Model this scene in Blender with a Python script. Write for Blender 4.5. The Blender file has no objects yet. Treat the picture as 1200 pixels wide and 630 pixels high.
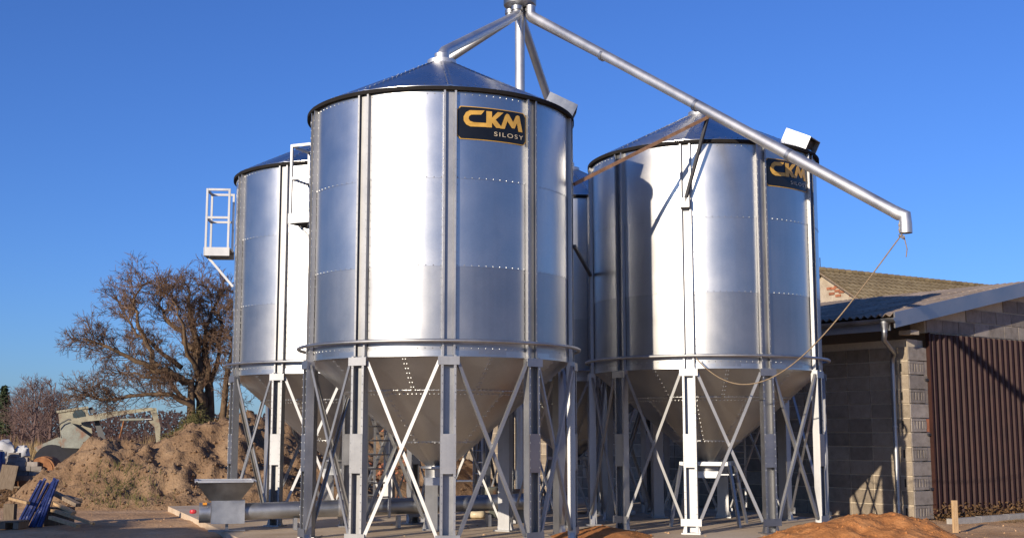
import bpy, math, random
from mathutils import Vector, Matrix, noise as mnoise, geometry as mgeo
R_ = math.radians
rnd = random.Random(7)

# ------------------------------------------------------------------ camera, sky, sun, exposure
sc = bpy.context.scene
CAM_H, F_PX, PITCH = 1.65, 1437.0, 0.134
cam_d = bpy.data.cameras.new('camera'); cam = bpy.data.objects.new('camera', cam_d)
sc.collection.objects.link(cam); sc.camera = cam
cam.location = (0, 0, CAM_H); cam.rotation_euler = (math.pi/2 + PITCH, 0, 0)
cam_d.sensor_width = 36.0; cam_d.lens = 36.0*F_PX/1200.0; cam_d.clip_start = 0.1; cam_d.clip_end = 5000
SUN_AZ, SUN_EL = R_(34.0), R_(14.3)            # light travels towards +Y, turned right by SUN_AZ
w = bpy.data.worlds.new('World'); sc.world = w; w.use_nodes = True
wn, wl = w.node_tree.nodes, w.node_tree.links
sky = wn.new('ShaderNodeTexSky'); sky.sky_type = 'NISHITA'; sky.sun_disc = False
sky.sun_elevation = SUN_EL; sky.sun_rotation = math.pi + SUN_AZ
sky.altitude = 100; sky.air_density = 1.0; sky.dust_density = 0.35; sky.ozone_density = 3.0
tint = wn.new('ShaderNodeMix'); tint.data_type = 'RGBA'; tint.blend_type = 'MULTIPLY'; tint.inputs[0].default_value = 1.0
tint.inputs[7].default_value = (.375, .58, 1.06, 1)       # deep winter blue over the whole sky
wl.new(sky.outputs[0], tint.inputs[6]); wl.new(tint.outputs[2], wn['Background'].inputs[0])
wn['Background'].inputs[1].default_value = 0.12
sun_d = bpy.data.lights.new('sun', 'SUN'); sun_d.energy = 4.6; sun_d.angle = R_(0.53); sun_d.color = (1.0, 0.87, 0.70)
sun = bpy.data.objects.new('sun', sun_d); sc.collection.objects.link(sun)
ldir = Vector((math.sin(SUN_AZ)*math.cos(SUN_EL), math.cos(SUN_AZ)*math.cos(SUN_EL), -math.sin(SUN_EL)))
sun.rotation_euler = ldir.to_track_quat('-Z', 'Y').to_euler(); sun.location = (-20, -30, 30)
sc.view_settings.view_transform = 'Standard'; sc.view_settings.look = 'None'
sc.view_settings.gamma = 1; sc.view_settings.exposure = 0.3; sc.view_settings.use_curve_mapping = False
sc.render.engine = 'CYCLES'; sc.cycles.max_bounces = 8; sc.cycles.use_denoising = True
sc.cycles.sample_clamp_indirect = 6

COL = sc.collection
CP, SP = math.cos(PITCH), math.sin(PITCH)
def at(px, py, Y):                              # photo pixel + distance -> point
    a = (315-py)/F_PX
    dz = Y*(a*CP+SP)/(CP-a*SP)
    zc = Y*CP+dz*SP
    return Vector(((px-600)/F_PX*zc, Y, CAM_H+dz))
def on_ground(px, py, z=-0.1):                  # photo pixel -> point on a level surface
    a = (315-py)/F_PX
    Y = (z-CAM_H)*(CP-a*SP)/(a*CP+SP)
    return at(px, py, Y)

# ------------------------------------------------------------------ mesh helpers
class MB:
    def __init__(s): s.v, s.f = [], []
    def add(s, vs, fs):
        n = len(s.v); s.v += [tuple(p) for p in vs]; s.f += [tuple(i+n for i in q) for q in fs]; return s
    def box(s, c, d, M=None):
        c = Vector(c); vs = []
        for x in (-.5, .5):
            for y in (-.5, .5):
                for z in (-.5, .5):
                    p = Vector((x*d[0], y*d[1], z*d[2]))
                    vs.append(c+(M @ p if M else p))
        return s.add(vs, [(0,1,3,2),(4,6,7,5),(0,4,5,1),(2,3,7,6),(0,2,6,4),(1,5,7,3)])
    def beam(s, a, b, wd, hd, up=(0,0,1)):
        a, b = Vector(a), Vector(b); z = (b-a); L = z.length; z.normalize()
        x = Vector(up).cross(z)
        if x.length < 1e-4: x = Vector((1,0,0)).cross(z)
        x.normalize(); y = z.cross(x)
        M = Matrix((x, y, z)).transposed()
        return s.box((a+b)/2, (wd, hd, L), M)
    def tube(s, pts, r, n=12, caps=True):
        pts = [Vector(p) for p in pts]; m = len(pts)
        rr = r if isinstance(r, (list, tuple)) else [r]*m
        t0 = (pts[1]-pts[0]).normalized()
        ref = Vector((0,0,1)) if abs(t0.z) < .9 else Vector((1,0,0))
        x = t0.cross(ref).normalized(); vs = []
        for i, p in enumerate(pts):
            t = ((pts[min(i+1,m-1)]-p).normalized()+(p-pts[max(i-1,0)]).normalized())
            t.normalize()
            x = (x-t*x.dot(t)).normalized(); y = t.cross(x)
            for k in range(n):
                a = 2*math.pi*k/n
                vs.append(p+(x*math.cos(a)+y*math.sin(a))*rr[i])
        fs = [(i*n+k, i*n+(k+1)%n, (i+1)*n+(k+1)%n, (i+1)*n+k) for i in range(m-1) for k in range(n)]
        if caps: fs += [tuple(range(n-1,-1,-1)), tuple(range((m-1)*n, m*n))]
        return s.add(vs, fs)
    def lathe(s, prof, n=48, closed=False):     # prof: (r, z) list
        m = len(prof); vs = [(r*math.cos(2*math.pi*k/n), r*math.sin(2*math.pi*k/n), z) for r, z in prof for k in range(n)]
        e = m if closed else m-1
        fs = [(i*n+k, i*n+(k+1)%n, ((i+1)%m)*n+(k+1)%n, ((i+1)%m)*n+k) for i in range(e) for k in range(n)]
        return s.add(vs, fs)
    def prism(s, poly, d0, d1, fn=lambda a, b, d: (a, b, d)):
        n = len(poly)
        vs = [fn(a, b, d0) for a, b in poly]+[fn(a, b, d1) for a, b in poly]
        fs = [(i, (i+1)%n, n+(i+1)%n, n+i) for i in range(n)]+[tuple(range(n-1,-1,-1)), tuple(range(n, 2*n))]
        return s.add(vs, fs)
    def move(s, o): s.v = [(a+o[0], b+o[1], c+o[2]) for a, b, c in s.v]; return s
    def mesh(s, name, mat, smooth=None):
        me = bpy.data.meshes.new(name); me.from_pydata(s.v, [], s.f); me.update()
        if mat is not None: me.materials.append(mat)
        import bmesh
        bm = bmesh.new(); bm.from_mesh(me); bmesh.ops.recalc_face_normals(bm, faces=bm.faces); bm.to_mesh(me); bm.free()
        if smooth:
            me.polygons.foreach_set('use_smooth', [True]*len(me.polygons)); me.set_sharp_from_angle(angle=R_(smooth))
        return me

def put(name, me, parent=None, loc=(0,0,0), rz=0.0, rot=None):
    o = bpy.data.objects.new(name, me); COL.objects.link(o); o.parent = parent
    o.location = loc; o.rotation_euler = rot if rot else (0,0,rz)
    return o
def tag(o, label, cat=None, group=None, kind=None):
    o['label'] = label
    if cat: o['category'] = cat
    if group: o['group'] = group
    if kind: o['kind'] = kind
    return o
def thing(name, label, cat, loc=(0,0,0), rz=0.0, group=None):
    return tag(put(name, None, None, loc, rz), label, cat, group)
def struct(o, label, cat='ground'):
    o['kind'] = 'structure'; o['label'] = label; o['category'] = cat; return o
def fbm(x, y, z=0.0, o=4): return mnoise.fractal(Vector((x, y, z)), 1.0, 2.0, o)

# ------------------------------------------------------------------ materials
def nmat(name):
    m = bpy.data.materials.new(name); m.use_nodes = True
    return m, m.node_tree.nodes, m.node_tree.links, m.node_tree.nodes['Principled BSDF']
def coord(n, l, scale=(1,1,1), rand=True, kind='Object'):
    tc = n.new('ShaderNodeTexCoord'); mp = n.new('ShaderNodeMapping'); mp.inputs['Scale'].default_value = scale
    l.new(tc.outputs[kind], mp.inputs['Vector'])
    if rand:
        oi = n.new('ShaderNodeObjectInfo'); mm = n.new('ShaderNodeMath'); mm.operation = 'MULTIPLY'; mm.inputs[1].default_value = 57.0
        l.new(oi.outputs['Random'], mm.inputs[0]); l.new(mm.outputs[0], mp.inputs['Location'])
    return mp
def tex(n, l, mp, scale, detail=4, rough=.55, kind='noise'):
    if kind == 'noise':
        t = n.new('ShaderNodeTexNoise'); t.inputs['Detail'].default_value = detail; t.inputs['Roughness'].default_value = rough
    else: t = n.new('ShaderNodeTexVoronoi')
    t.inputs['Scale'].default_value = scale; l.new(mp.outputs[0], t.inputs['Vector']); return t
def ramp(n, l, src, stops):
    r = n.new('ShaderNodeValToRGB'); e = r.color_ramp.elements
    while len(e) < len(stops): e.new(.5)
    for q, (p, c) in zip(e, stops): q.position = p; q.color = (*c, 1) if len(c) == 3 else c
    l.new(src, r.inputs[0]); return r
def mixc(n, l, fac, a, b, mode='MIX'):
    m = n.new('ShaderNodeMix'); m.data_type = 'RGBA'; m.blend_type = mode
    for sock, v in ((m.inputs[0], fac), (m.inputs[6], a), (m.inputs[7], b)):
        if isinstance(v, (int, float)): sock.default_value = v
        elif isinstance(v, tuple): sock.default_value = (*v, 1)
        else: l.new(v, sock)
    return m.outputs[2]
def bump(n, l, b, h, strength, dist):
    u = n.new('ShaderNodeBump'); u.inputs['Strength'].default_value = strength; u.inputs['Distance'].default_value = dist
    l.new(h, u.inputs['Height']); l.new(u.outputs[0], b.inputs['Normal'])

def galv(name, lo=.52, hi=.66, r0=.24, r1=.36, wave=.004, wscale=(1.2,1.2,.5), tint=(1,1,1.0), streak=0.0):
    m, n, l, b = nmat(name); b.inputs['Metallic'].default_value = 1.0
    mp = coord(n, l); big = tex(n, l, mp, 1.3, 5, .6)
    sp = tex(n, l, mp, 55, kind='v')
    c1 = ramp(n, l, big.outputs['Fac'], [(.3, tuple(lo*t for t in tint)), (.72, tuple(hi*t for t in tint))])
    oi = n.new('ShaderNodeObjectInfo')
    ov = ramp(n, l, oi.outputs['Random'], [(0, (.90,.90,.90)), (1, (1,1,1))])
    c2 = mixc(n, l, 1.0, c1.outputs[0], ov.outputs[0], 'MULTIPLY')
    sr = ramp(n, l, sp.outputs['Color'], [(0, (.93,.93,.93)), (1, (1,1,1))])
    c3 = mixc(n, l, 1.0, c2, sr.outputs[0], 'MULTIPLY')
    if streak:
        ms = coord(n, l, (9,9,.25)); st = tex(n, l, ms, 1.0, 4, .6)
        rs = ramp(n, l, st.outputs['Fac'], [(.42, (1,1,1)), (.75, (1-streak,)*3)])
        c3 = mixc(n, l, 1.0, c3, rs.outputs[0], 'MULTIPLY')
    l.new(c3, b.inputs['Base Color'])
    rr = ramp(n, l, big.outputs['Fac'], [(.3, (r0,)*3), (.7, (r1,)*3)])
    l.new(rr.outputs[0], b.inputs['Roughness'])
    mw = coord(n, l, wscale); wv = tex(n, l, mw, 1.0, 1.5, .4)
    bump(n, l, b, wv.outputs['Fac'], 1.0, wave)
    return m
def rough(name, stops, scale=3.0, r=.85, bs=.4, bd=.01, fine=40, spec=.3, rand=True, var=.0, aniso=(1,1,1)):
    m, n, l, b = nmat(name); b.inputs['Roughness'].default_value = r; b.inputs['Specular IOR Level'].default_value = spec
    mp = coord(n, l, aniso, rand); t = tex(n, l, mp, scale, 6, .62); f = tex(n, l, mp, fine, 3, .6)
    c = ramp(n, l, t.outputs['Fac'], stops)
    fr = ramp(n, l, f.outputs['Fac'], [(.25, (.78,.78,.78)), (.75, (1.12,1.12,1.12))])
    out = mixc(n, l, 1.0, c.outputs[0], fr.outputs[0], 'MULTIPLY')
    if var:
        oi = n.new('ShaderNodeObjectInfo'); vr = ramp(n, l, oi.outputs['Random'], [(0, (1-var,)*3), (1, (1+var*.5,)*3)])
        out = mixc(n, l, 1.0, out, vr.outputs[0], 'MULTIPLY')
    l.new(out, b.inputs['Base Color'])
    a = n.new('ShaderNodeMath'); a.operation = 'ADD'; l.new(t.outputs['Fac'], a.inputs[0])
    k = n.new('ShaderNodeMath'); k.operation = 'MULTIPLY'; k.inputs[1].default_value = .35; l.new(f.outputs['Fac'], k.inputs[0]); l.new(k.outputs[0], a.inputs[1])
    bump(n, l, b, a.outputs[0], bs, bd)
    return m
def plain(name, col, r=.5, metal=0.0, spec=.5):
    m, n, l, b = nmat(name); b.inputs['Metallic'].default_value = metal; b.inputs['Roughness'].default_value = r
    b.inputs['Specular IOR Level'].default_value = spec
    mp = coord(n, l); t = tex(n, l, mp, 6, 5, .6)
    c = ramp(n, l, t.outputs['Fac'], [(.3, tuple(.8*x for x in col)), (.7, tuple(min(1,1.12*x) for x in col))])
    l.new(c.outputs[0], b.inputs['Base Color']); return m

M = {}
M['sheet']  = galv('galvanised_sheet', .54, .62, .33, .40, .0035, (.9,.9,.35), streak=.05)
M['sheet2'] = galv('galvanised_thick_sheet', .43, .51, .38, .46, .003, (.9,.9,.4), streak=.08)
M['cone']   = galv('galvanised_hopper_sheet', .50, .60, .30, .42, .004, (1.2,1.2,1.2))
M['roof']   = galv('galvanised_roof_sheet', .50, .60, .22, .32, .004, (1,1,1))
M['leg']    = galv('galvanised_profile', .38, .52, .46, .60, .0015, (3,3,1), streak=.12)
M['legrust']= galv('weathered_profile_plate', .34, .46, .42, .55, .0015, (3,3,1), tint=(1,.88,.80))
M['rod']    = galv('galvanised_rod', .38, .50, .56, .66, .001, (3,3,3))
M['bolt']   = plain('zinc_bolt', (.55,.55,.54), .5, 1.0)
M['pipe']   = galv('galvanised_pipe', .60, .76, .48, .60, .002, (4,4,4), streak=.10)
M['hotdip'] = galv('hot_dip_zinc', .26, .56, .36, .58, .003, (5,5,5), tint=(.97,1,1.04))
M['rim']    = plain('dark_rim_strip', (.02,.018,.017), .9, 0, .1)  # near-black all round the roof edge ring
M['rustbar']= rough('rusty_bar', [(.3,(.16,.085,.05)),(.7,(.34,.20,.12))], 5, .7, .3, .003)
M['black']  = plain('black_vinyl', (.008,.008,.008), .32)
M['gold']   = plain('gold_vinyl', (.62,.36,.07), .4)
M['cream']  = plain('pale_vinyl', (.65,.55,.38), .4)
M['darkpaint'] = plain('dark_paint', (.03,.03,.035), .5)
M['rope']   = rough('hemp_rope', [(.3,(.20,.14,.085)),(.7,(.34,.26,.17))], 30, .9, .3, .003)
M['red']    = plain('red_plastic', (.55,.03,.04), .4)
M['orange'] = plain('orange_sticker', (.75,.30,.03), .5)
M['concrete'] = rough('slab_concrete', [(.25,(.40,.28,.17)),(.5,(.58,.45,.31)),(.75,(.66,.55,.41))], .7, .9, .25, .01, 25, rand=False)
M['soil']   = rough('sandy_soil', [(.25,(.38,.22,.11)),(.5,(.58,.36,.19)),(.75,(.68,.46,.27))], .6, .95, 1.0, .06, 14, .1, rand=False)
M['heap']   = rough('heap_soil', [(.25,(.15,.092,.052)),(.5,(.26,.165,.095)),(.78,(.35,.24,.145))], 1.1, .95, 1.0, .11, 16, .1, rand=False)
M['sand']   = rough('orange_sand', [(.25,(.34,.135,.045)),(.5,(.47,.20,.07)),(.78,(.56,.27,.11))], 3.0, .95, 1.0, .05, 30, .1, rand=False)
M['block']  = rough('cinder_block', [(.25,(.22,.18,.132)),(.5,(.31,.255,.19)),(.75,(.38,.32,.245))], 6, .93, .5, .008, 60, .15, var=.28)
M['blockg'] = rough('grey_cinder_block', [(.25,(.20,.175,.155)),(.5,(.29,.255,.225)),(.75,(.36,.32,.285))], 6, .93, .5, .008, 60, .15, var=.25)
M['mortar'] = rough('mortar', [(.3,(.50,.42,.31)),(.7,(.62,.53,.40))], 5, .95, .4, .006, 40, .1)
M['dark']   = plain('near_black_fill', (.02,.018,.016), .9)  # in the block openings this colour stands in for shade
M['eternit']= rough('fibre_cement_roof', [(.25,(.24,.185,.14)),(.5,(.36,.285,.22)),(.75,(.45,.365,.29))], 2.2, .92, .4, .01, 18, .15, var=.16)
M['flash']  = galv('barge_flashing', .42, .52, .45, .55, .003, (2,2,2))
M['brown']  = rough('brown_sheet_paint', [(.3,(.026,.0085,.006)),(.7,(.046,.016,.011))], 2.5, .6, .1, .003, 30, .3)
M['tile']   = rough('old_roof_tile', [(.25,(.17,.12,.065)),(.5,(.29,.22,.12)),(.75,(.38,.30,.17))], 1.6, .9, .4, .02, 14, .2, var=.2)
M['brick']  = rough('red_brick', [(.3,(.32,.11,.06)),(.7,(.48,.20,.11))], 8, .9, .4, .006, 40, .2, var=.3)
M['render'] = rough('lime_render', [(.3,(.36,.29,.21)),(.7,(.50,.42,.32))], 3, .93, .3, .01, 30, .1)
M['bark']   = rough('bark', [(.3,(.10,.065,.04)),(.7,(.21,.145,.09))], 6, .9, .5, .01, 40, .1, rand=False)
M['twig']   = rough('bare_twig', [(.3,(.10,.062,.042)),(.7,(.19,.12,.078))], 1.2, .9, .0, .01, 40, .1, rand=False)
M['fartwig']= rough('far_bare_twig', [(.3,(.13,.085,.075)),(.7,(.20,.135,.115))], .5, .9, .0, .01, 40, .1)
M['needle'] = rough('pine_needles', [(.3,(.025,.04,.02)),(.7,(.06,.08,.035))], 2, .8, .0, .01, 40, .2)
M['drygrass'] = rough('dry_grass', [(.3,(.20,.13,.06)),(.7,(.36,.26,.13))], .8, .9, .0, .01, 30, .1, rand=False)
M['brush']  = rough('green_brushwood', [(.3,(.06,.06,.022)),(.7,(.16,.14,.06))], 2.2, .9, .0, .01, 30, .1, rand=False)
M['leaf']   = rough('dead_leaves', [(.3,(.07,.04,.02)),(.7,(.20,.12,.06))], 6, .9, .0, .01, 30, .1, rand=False)
M['wood']   = rough('sawn_wood', [(.3,(.40,.25,.12)),(.7,(.60,.42,.24))], 4, .8, .2, .003, 60, .2, var=.3, aniso=(8,8,1))
M['oldwood']= rough('grey_wood', [(.3,(.17,.125,.085)),(.7,(.31,.24,.17))], 4, .85, .2, .003, 60, .2, var=.3, aniso=(8,8,1))
M['blue']   = rough('blue_enamel', [(.35,(.008,.016,.07)),(.58,(.02,.035,.15)),(.72,(.20,.21,.26))], 9, .35, .2, .003, 40, .5)
M['bluebar']= plain('blue_barrel_plastic', (.01,.03,.16), .4)
M['bag']    = plain('white_bag', (.5,.5,.5), .7)
M['machine']= rough('worn_beige_paint', [(.30,(.15,.07,.04)),(.42,(.22,.20,.14)),(.7,(.32,.30,.21))], 2.4, .6, .2, .004, 30, .4, rand=False)
M['machine2'] = rough('worn_grey_green_paint', [(.36,(.18,.08,.04)),(.48,(.18,.185,.155)),(.7,(.25,.26,.22))], 1.5, .6, .2, .004, 30, .4, rand=False)
M['glass']  = plain('cab_glass', (.04,.055,.06), .08, 0, .8)
M['rust']   = rough('flaking_rust', [(.3,(.18,.075,.035)),(.7,(.40,.19,.085))], 5, .85, .4, .01, 30, .2)
M['plinth'] = rough('kerb_concrete', [(.3,(.30,.28,.25)),(.7,(.44,.41,.37))], 3, .9, .3, .006, 40, .2)
M['shade_caster']   = rough('caster_boards', [(.3,(.14,.10,.07)),(.7,(.24,.18,.13))], 3, .85, .2, .005, 40, .2, aniso=(8,8,1))

# ------------------------------------------------------------------ ground
def graded(a, b, fine0, fine1, st, g=1.22):
    xs = []; x = fine0
    while x < fine1: xs.append(x); x += st
    d = st; x = fine1
    while x < b: xs.append(x); d *= g; x += d
    xs.append(b); d = st; x = fine0-st; lo = []
    while x > a: lo.append(x); d *= g; x -= d
    lo.append(a); return lo[::-1]+xs
def gz(x, y):
    near = max(0.0, min(1.0, (70-abs(y))/40))
    return -.11 + near*(.035*fbm(x*.5, y*.5)+.02*fbm(x*2.1, y*2.1, 3)) 
xs = graded(-900, 900, -14, 12, .16); ys = graded(-300, 1500, 14, 36, .16)
g = MB(); g.v = [(x, y, gz(x, y)) for y in ys for x in xs]; nx = len(xs)
g.f = [(j*nx+i, j*nx+i+1, (j+1)*nx+i+1, (j+1)*nx+i) for j in range(len(ys)-1) for i in range(nx-1)]
struct(put('ground', g.mesh('ground', M['soil'], 80)), 'bare sandy brown earth of the farmyard', 'ground')
slab = MB(); poly = [(-8.0,29.0),(-4.7,20.9),(-3.2,17.0),(1.6,16.0),(7.2,22.6),(1.4,34.5)]
slab.prism(poly, -.4, 0.0)
struct(put('concrete_slab', slab.mesh('concrete_slab', M['concrete'])), 'pale dusty concrete slab under the silos', 'slab')

def scatter_lumps(name, spots, mat, parent=None, seed=1):
    q = random.Random(seed); b = MB()
    for (x, y, z, s) in spots:
        p = []
        for dx, dy, dz in ((1,0,0),(-1,0,0),(0,1,0),(0,-1,0),(0,0,1),(0,0,-1)):
            k = s*q.uniform(.55, 1.2); a = q.uniform(-.3, .3)
            p.append((x+dx*k+a*s*dy, y+dy*k-a*s*dx, z+dz*k*.8))
        b.add(p, [(0,2,4),(2,1,4),(1,3,4),(3,0,4),(2,0,5),(1,2,5),(3,1,5),(0,3,5)])
    o = put(name, b.mesh(name, mat), parent); return o
sp = []
for i in range(2600):
    y = rnd.uniform(17, 33); x = rnd.uniform(-.45, .45)*y
    s = .006+.03*rnd.random()**5
    onslab = -7 < x < 6.5 and y > 17.5 and (x-(-8))*(20.9-29)-(y-29)*(-4.7+8) < 0
    if onslab and rnd.random() < .55: continue
    sp.append((x, y, (0 if onslab else gz(x, y)), s))
o = scatter_lumps('pebbles', sp, M['soil'], None, 3); tag(o, 'small pebbles and clods strewn over the yard', 'pebbles', kind='stuff')

# ------------------------------------------------------------------ grain silos
RS, ZE, ZR, ZB = 2.10, 6.72, 2.98, 2.80
TIERS = [(ZB, 4.10), (4.10, 5.40), (5.40, ZE-.02)]
BAY = math.pi/5; BOW = -.013
def bow(t): return -BOW*(1-t*t)
def sheet_mesh(z0, z1, off, mat, name):
    b = MB(); n = 14; vs = []
    for rr in (0, -.012):
        for z in (z0, z1):
            for i in range(n+1):
                t = -1+2*i/n; a = t*BAY/2; r = RS+off+bow(t)+rr
                vs.append((r*math.sin(a), -r*math.cos(a), z))
    m = n+1; fs = []
    for i in range(n):
        fs += [(i, i+1, m+i+1, m+i), (2*m+i, 3*m+i, 3*m+i+1, 2*m+i+1), (m+i, m+i+1, 3*m+i+1, 3*m+i), (i, 2*m+i, 2*m+i+1, i+1)]
    fs += [(0, m, 3*m, 2*m), (n, 2*m+n, 3*m+n, m+n)]
    return b.add(vs, fs).mesh(name, mat, 40)
ME = {}
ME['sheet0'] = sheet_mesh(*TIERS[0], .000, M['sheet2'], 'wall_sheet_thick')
ME['sheet1'] = sheet_mesh(TIERS[1][0]-.03, TIERS[1][1], .005, M['sheet'], 'wall_sheet')
ME['sheet2'] = sheet_mesh(TIERS[2][0]-.03, TIERS[2][1], .010, M['sheet'], 'wall_sheet_top')
def cone_panel(r0, z0, r1, z1, n, mat, name, ridge=0.0, th=.012, a=BAY):
    b = MB(); vs = []
    for dz in (0, -th):
        for r, z in ((r0, z0), (r1, z1)):
            for i in range(n+1):
                t = -1+2*i/n; an = t*a/2
                e = ridge if abs(t) > .93 else 0
                vs.append((r*math.sin(an), -r*math.cos(an), z+dz+e))
    m = n+1; fs = []
    for i in range(n):
        fs += [(i, i+1, m+i+1, m+i), (2*m+i, 3*m+i, 3*m+i+1, 2*m+i+1), (m+i, m+i+1, 3*m+i+1, 3*m+i), (i, 2*m+i, 2*m+i+1, i+1)]
    fs += [(0, m, 3*m, 2*m), (n, 2*m+n, 3*m+n, m+n)]
    return b.add(vs, fs).mesh(name, mat, 40)
ZA = 7.74
ME['roofp'] = cone_panel(RS+.07, ZE+.03, .20, ZA, 12, M['roof'], 'roof_panel', .014)
TAN = .86
def cz(r): return ZB-.01-(RS-.03-r)*TAN
CR = [RS-.03, 1.50, .62, .20]
ME['cone0'] = cone_panel(CR[0], cz(CR[0]), CR[1], cz(CR[1]), 16, M['cone'], 'hopper_panel_upper', -.010)
ME['cone1'] = cone_panel(CR[1]+.02, cz(CR[1]+.02)-.006, CR[2], cz(CR[2])-.006, 16, M['cone'], 'hopper_panel_middle', -.010)
ME['cone2'] = cone_panel(CR[2]+.02, cz(CR[2]+.02)-.012, CR[3], cz(CR[3])-.012, 16, M['cone'], 'hopper_panel_lower', -.010, a=2*BAY)
def channel(hw, r0, r1, lip, z0, z1, t=.006):
    # channel open outwards; section in (tangent, radius)
    p = [(-hw,r0),(hw,r0),(hw,r1),(hw-lip,r1),(hw-lip,r1-t),(hw-t,r1-t),(hw-t,r0+t),(-hw+t,r0+t),(-hw+t,r1-t),(-hw+lip,r1-t),(-hw+lip,r1),(-hw,r1)]
    return MB().prism(p, z0, z1, lambda a, r, z: (a, -r, z))
ME['rib']  = channel(.096, RS+.012, RS+.072, .030, ZR-.20, ZE-.03).mesh('rib', M['leg'])
lg = channel(.110, RS-.015, RS+.105, .036, .015, ZR-.203); ME['leg'] = lg.mesh('leg', M['leg'])
def plate(z0, z1, r=RS+.109, hw=.112, mat='leg'): return MB().box((0, -r, (z0+z1)/2), (2*hw, .008, z1-z0)).mesh('plate', M[mat])
ME['splice'] = plate(1.10, 1.66); ME['splice_r'] = plate(1.10, 1.66, mat='legrust')
ME['gusset_t'] = MB().box((0, -RS-.115, 2.70), (.31, .010, .12)).mesh('gusset', M['leg'])
ME['gusset_b'] = MB().box((0, -RS-.115, .19), (.35, .010, .12)).mesh('gusset', M['leg'])
ft = MB().box((0, -RS-.045, .012), (.32, .28, .024))
for s in (-1, 1): ft.add([(s*.114,-RS-.02,.024),(s*.15,-RS-.02,.024),(s*.114,-RS-.02,.16),(s*.114,-RS-.09,.024),(s*.15,-RS-.09,.024),(s*.114,-RS-.09,.16)], [(0,1,2),(3,5,4),(0,3,4,1),(1,4,5,2),(2,5,3,0)])
ME['foot'] = ft.mesh('foot', M['leg'])
def legpt(side_angle, r, off, z):
    a = side_angle
    return Vector((r*math.sin(a)+off*math.cos(a), -r*math.cos(a)+off*math.sin(a), z))
def brace_mesh(flip):
    a0, a1 = (-BAY/2, BAY/2) if not flip else (BAY/2, -BAY/2)
    s = 1 if not flip else -1
    rr = RS+.055+(.04 if flip else 0)
    p, q = legpt(a0, rr, .135*s, 2.70), legpt(a1, rr, -.145*s, .20)
    b = MB(); out = Vector((0,-1,0))
    b.beam(p, q, .048, .007, out); 
    d = (q-p).normalized(); side = d.cross(out).normalized()
    b.beam(p+side*.021-out*.024, q+side*.021-out*.024, .007, .044, out)
    return b.mesh('brace', M['rod'])
ME['brace0'], ME['brace1'] = brace_mesh(False), brace_mesh(True)
ME['ring'] = MB().lathe([(RS+.145+.027*math.cos(2*math.pi*k/10), ZR+.027*math.sin(2*math.pi*k/10)) for k in range(10)], 100, True).mesh('ring_tube', M['leg'], 60)
ME['rim'] = MB().lathe([(RS+.015, ZE-.035), (RS+.085, ZE-.035), (RS+.085, ZE+.022), (RS+.015, ZE+.022)], 100, True).mesh('roof_rim', M['rim'], 40)
ME['band'] = MB().lathe([(RS-.045, ZB-.035), (RS+.012, ZB-.035), (RS+.012, ZB+.05), (RS+.006, ZB+.05), (RS+.006, ZB-.02), (RS-.045, ZB-.02)], 100, True).mesh('base_band', M['sheet'], 40)
ME['collar'] = MB().lathe([(.19,ZA-.03),(.24,ZA-.03),(.24,ZA+.05),(.20,ZA+.06),(.13,ZA+.07)], 32).mesh('roof_collar', M['pipe'], 40)
zt = cz(.20)
ME['outlet'] = MB().lathe([(.20,zt),(.21,zt-.03),(.29,zt-.03),(.29,zt-.06),(.21,zt-.06),(.20,zt-.20),(.17,zt-.20),(.17,zt)], 32).mesh('outlet_collar', M['leg'], 40)
gt = MB().box((0,0,zt-.26), (.44,.44,.12)); gt.box((.36,0,zt-.26),(.34,.30,.02)); gt.tube([(.5,-.12,zt-.26),(.5,.12,zt-.26)], .014, 8)
ME['gate'] = gt.mesh('slide_gate', M['hotdip'])
fr = MB()
for s in (-1, 1):
    fr.box((0, s*.38, zt-.06), (.94, .06, .07)); fr.box((s*.44, 0, zt-.062), (.06, .70, .066))
    for u in (-1, 1): fr.beam((s*.44, u*.41, zt-.09), (s*.62, u*.58, .0), .05, .05)
ME['frame'] = fr.mesh('outlet_frame', M['leg'])
# ladder and railed platform share one side; built facing -Y
pl = MB().box((0,-RS-.35,5.33),(.60,.50,.035))
pl.box((0,-RS-.606,5.27),(.62,.012,.17))
for s in (-1,1): pl.box((s*.306,-RS-.35,5.27),(.012,.49,.17))
ME['deck'] = pl.mesh('platform_deck', M['leg'])
rl = MB()
for s in (-1,1):
    for yy in (-.58,-.14): rl.box((s*.28,-RS+yy,5.35+.60),(.04,.04,1.20))
    for z in (6.53,5.96): rl.box((s*.28,-RS-.36,z),(.034,.40,.045))
for z in (6.53,5.96): rl.box((0,-RS-.582,z),(.52,.034,.045))
ME['rail'] = rl.mesh('guard_rail', M['leg'])
ME['strut'] = MB().beam((0,-RS-.56,5.18),(0,-RS-.06,4.60),.045,.045).mesh('platform_strut', M['leg'])
la = MB()
for s in (-1,1): la.box((s*.22,-RS-.26,3.2),(.035,.05,6.0))
ME['lad'] = la.mesh('ladder_rails', M['leg'])
ME['rung'] = MB().tube([(-.215,-RS-.26,0),(.215,-RS-.26,0)], .014, 8).mesh('rung', M['rod'], 60)
# roof vent hood, built facing -Y at the eave
sl = math.atan2(ZA-ZE, RS-.13)
hv = MB(); rot = Matrix.Rotation(sl*.95, 3, 'X'); c0 = Vector((0, -RS+.13, ZE+.27))
hv.box(c0+rot@Vector((0,0,.10)), (.54,.50,.012), rot)
for s in (-1,1): hv.box(c0+rot@Vector((s*.264,0,-.02)), (.012,.50,.23), rot)
hv.box(c0+rot@Vector((0,.244,-.02)), (.516,.012,.23), rot)
ME['hood'] = hv.mesh('roof_vent_hood', M['hotdip'])
ME['hoodin'] = MB().box(c0+rot@Vector((0,.02,-.04)), (.46,.36,.20), rot).mesh('hood_shade_fill', M['darkpaint'])  # dark block inside the hood, paints the shade of its open end
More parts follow.
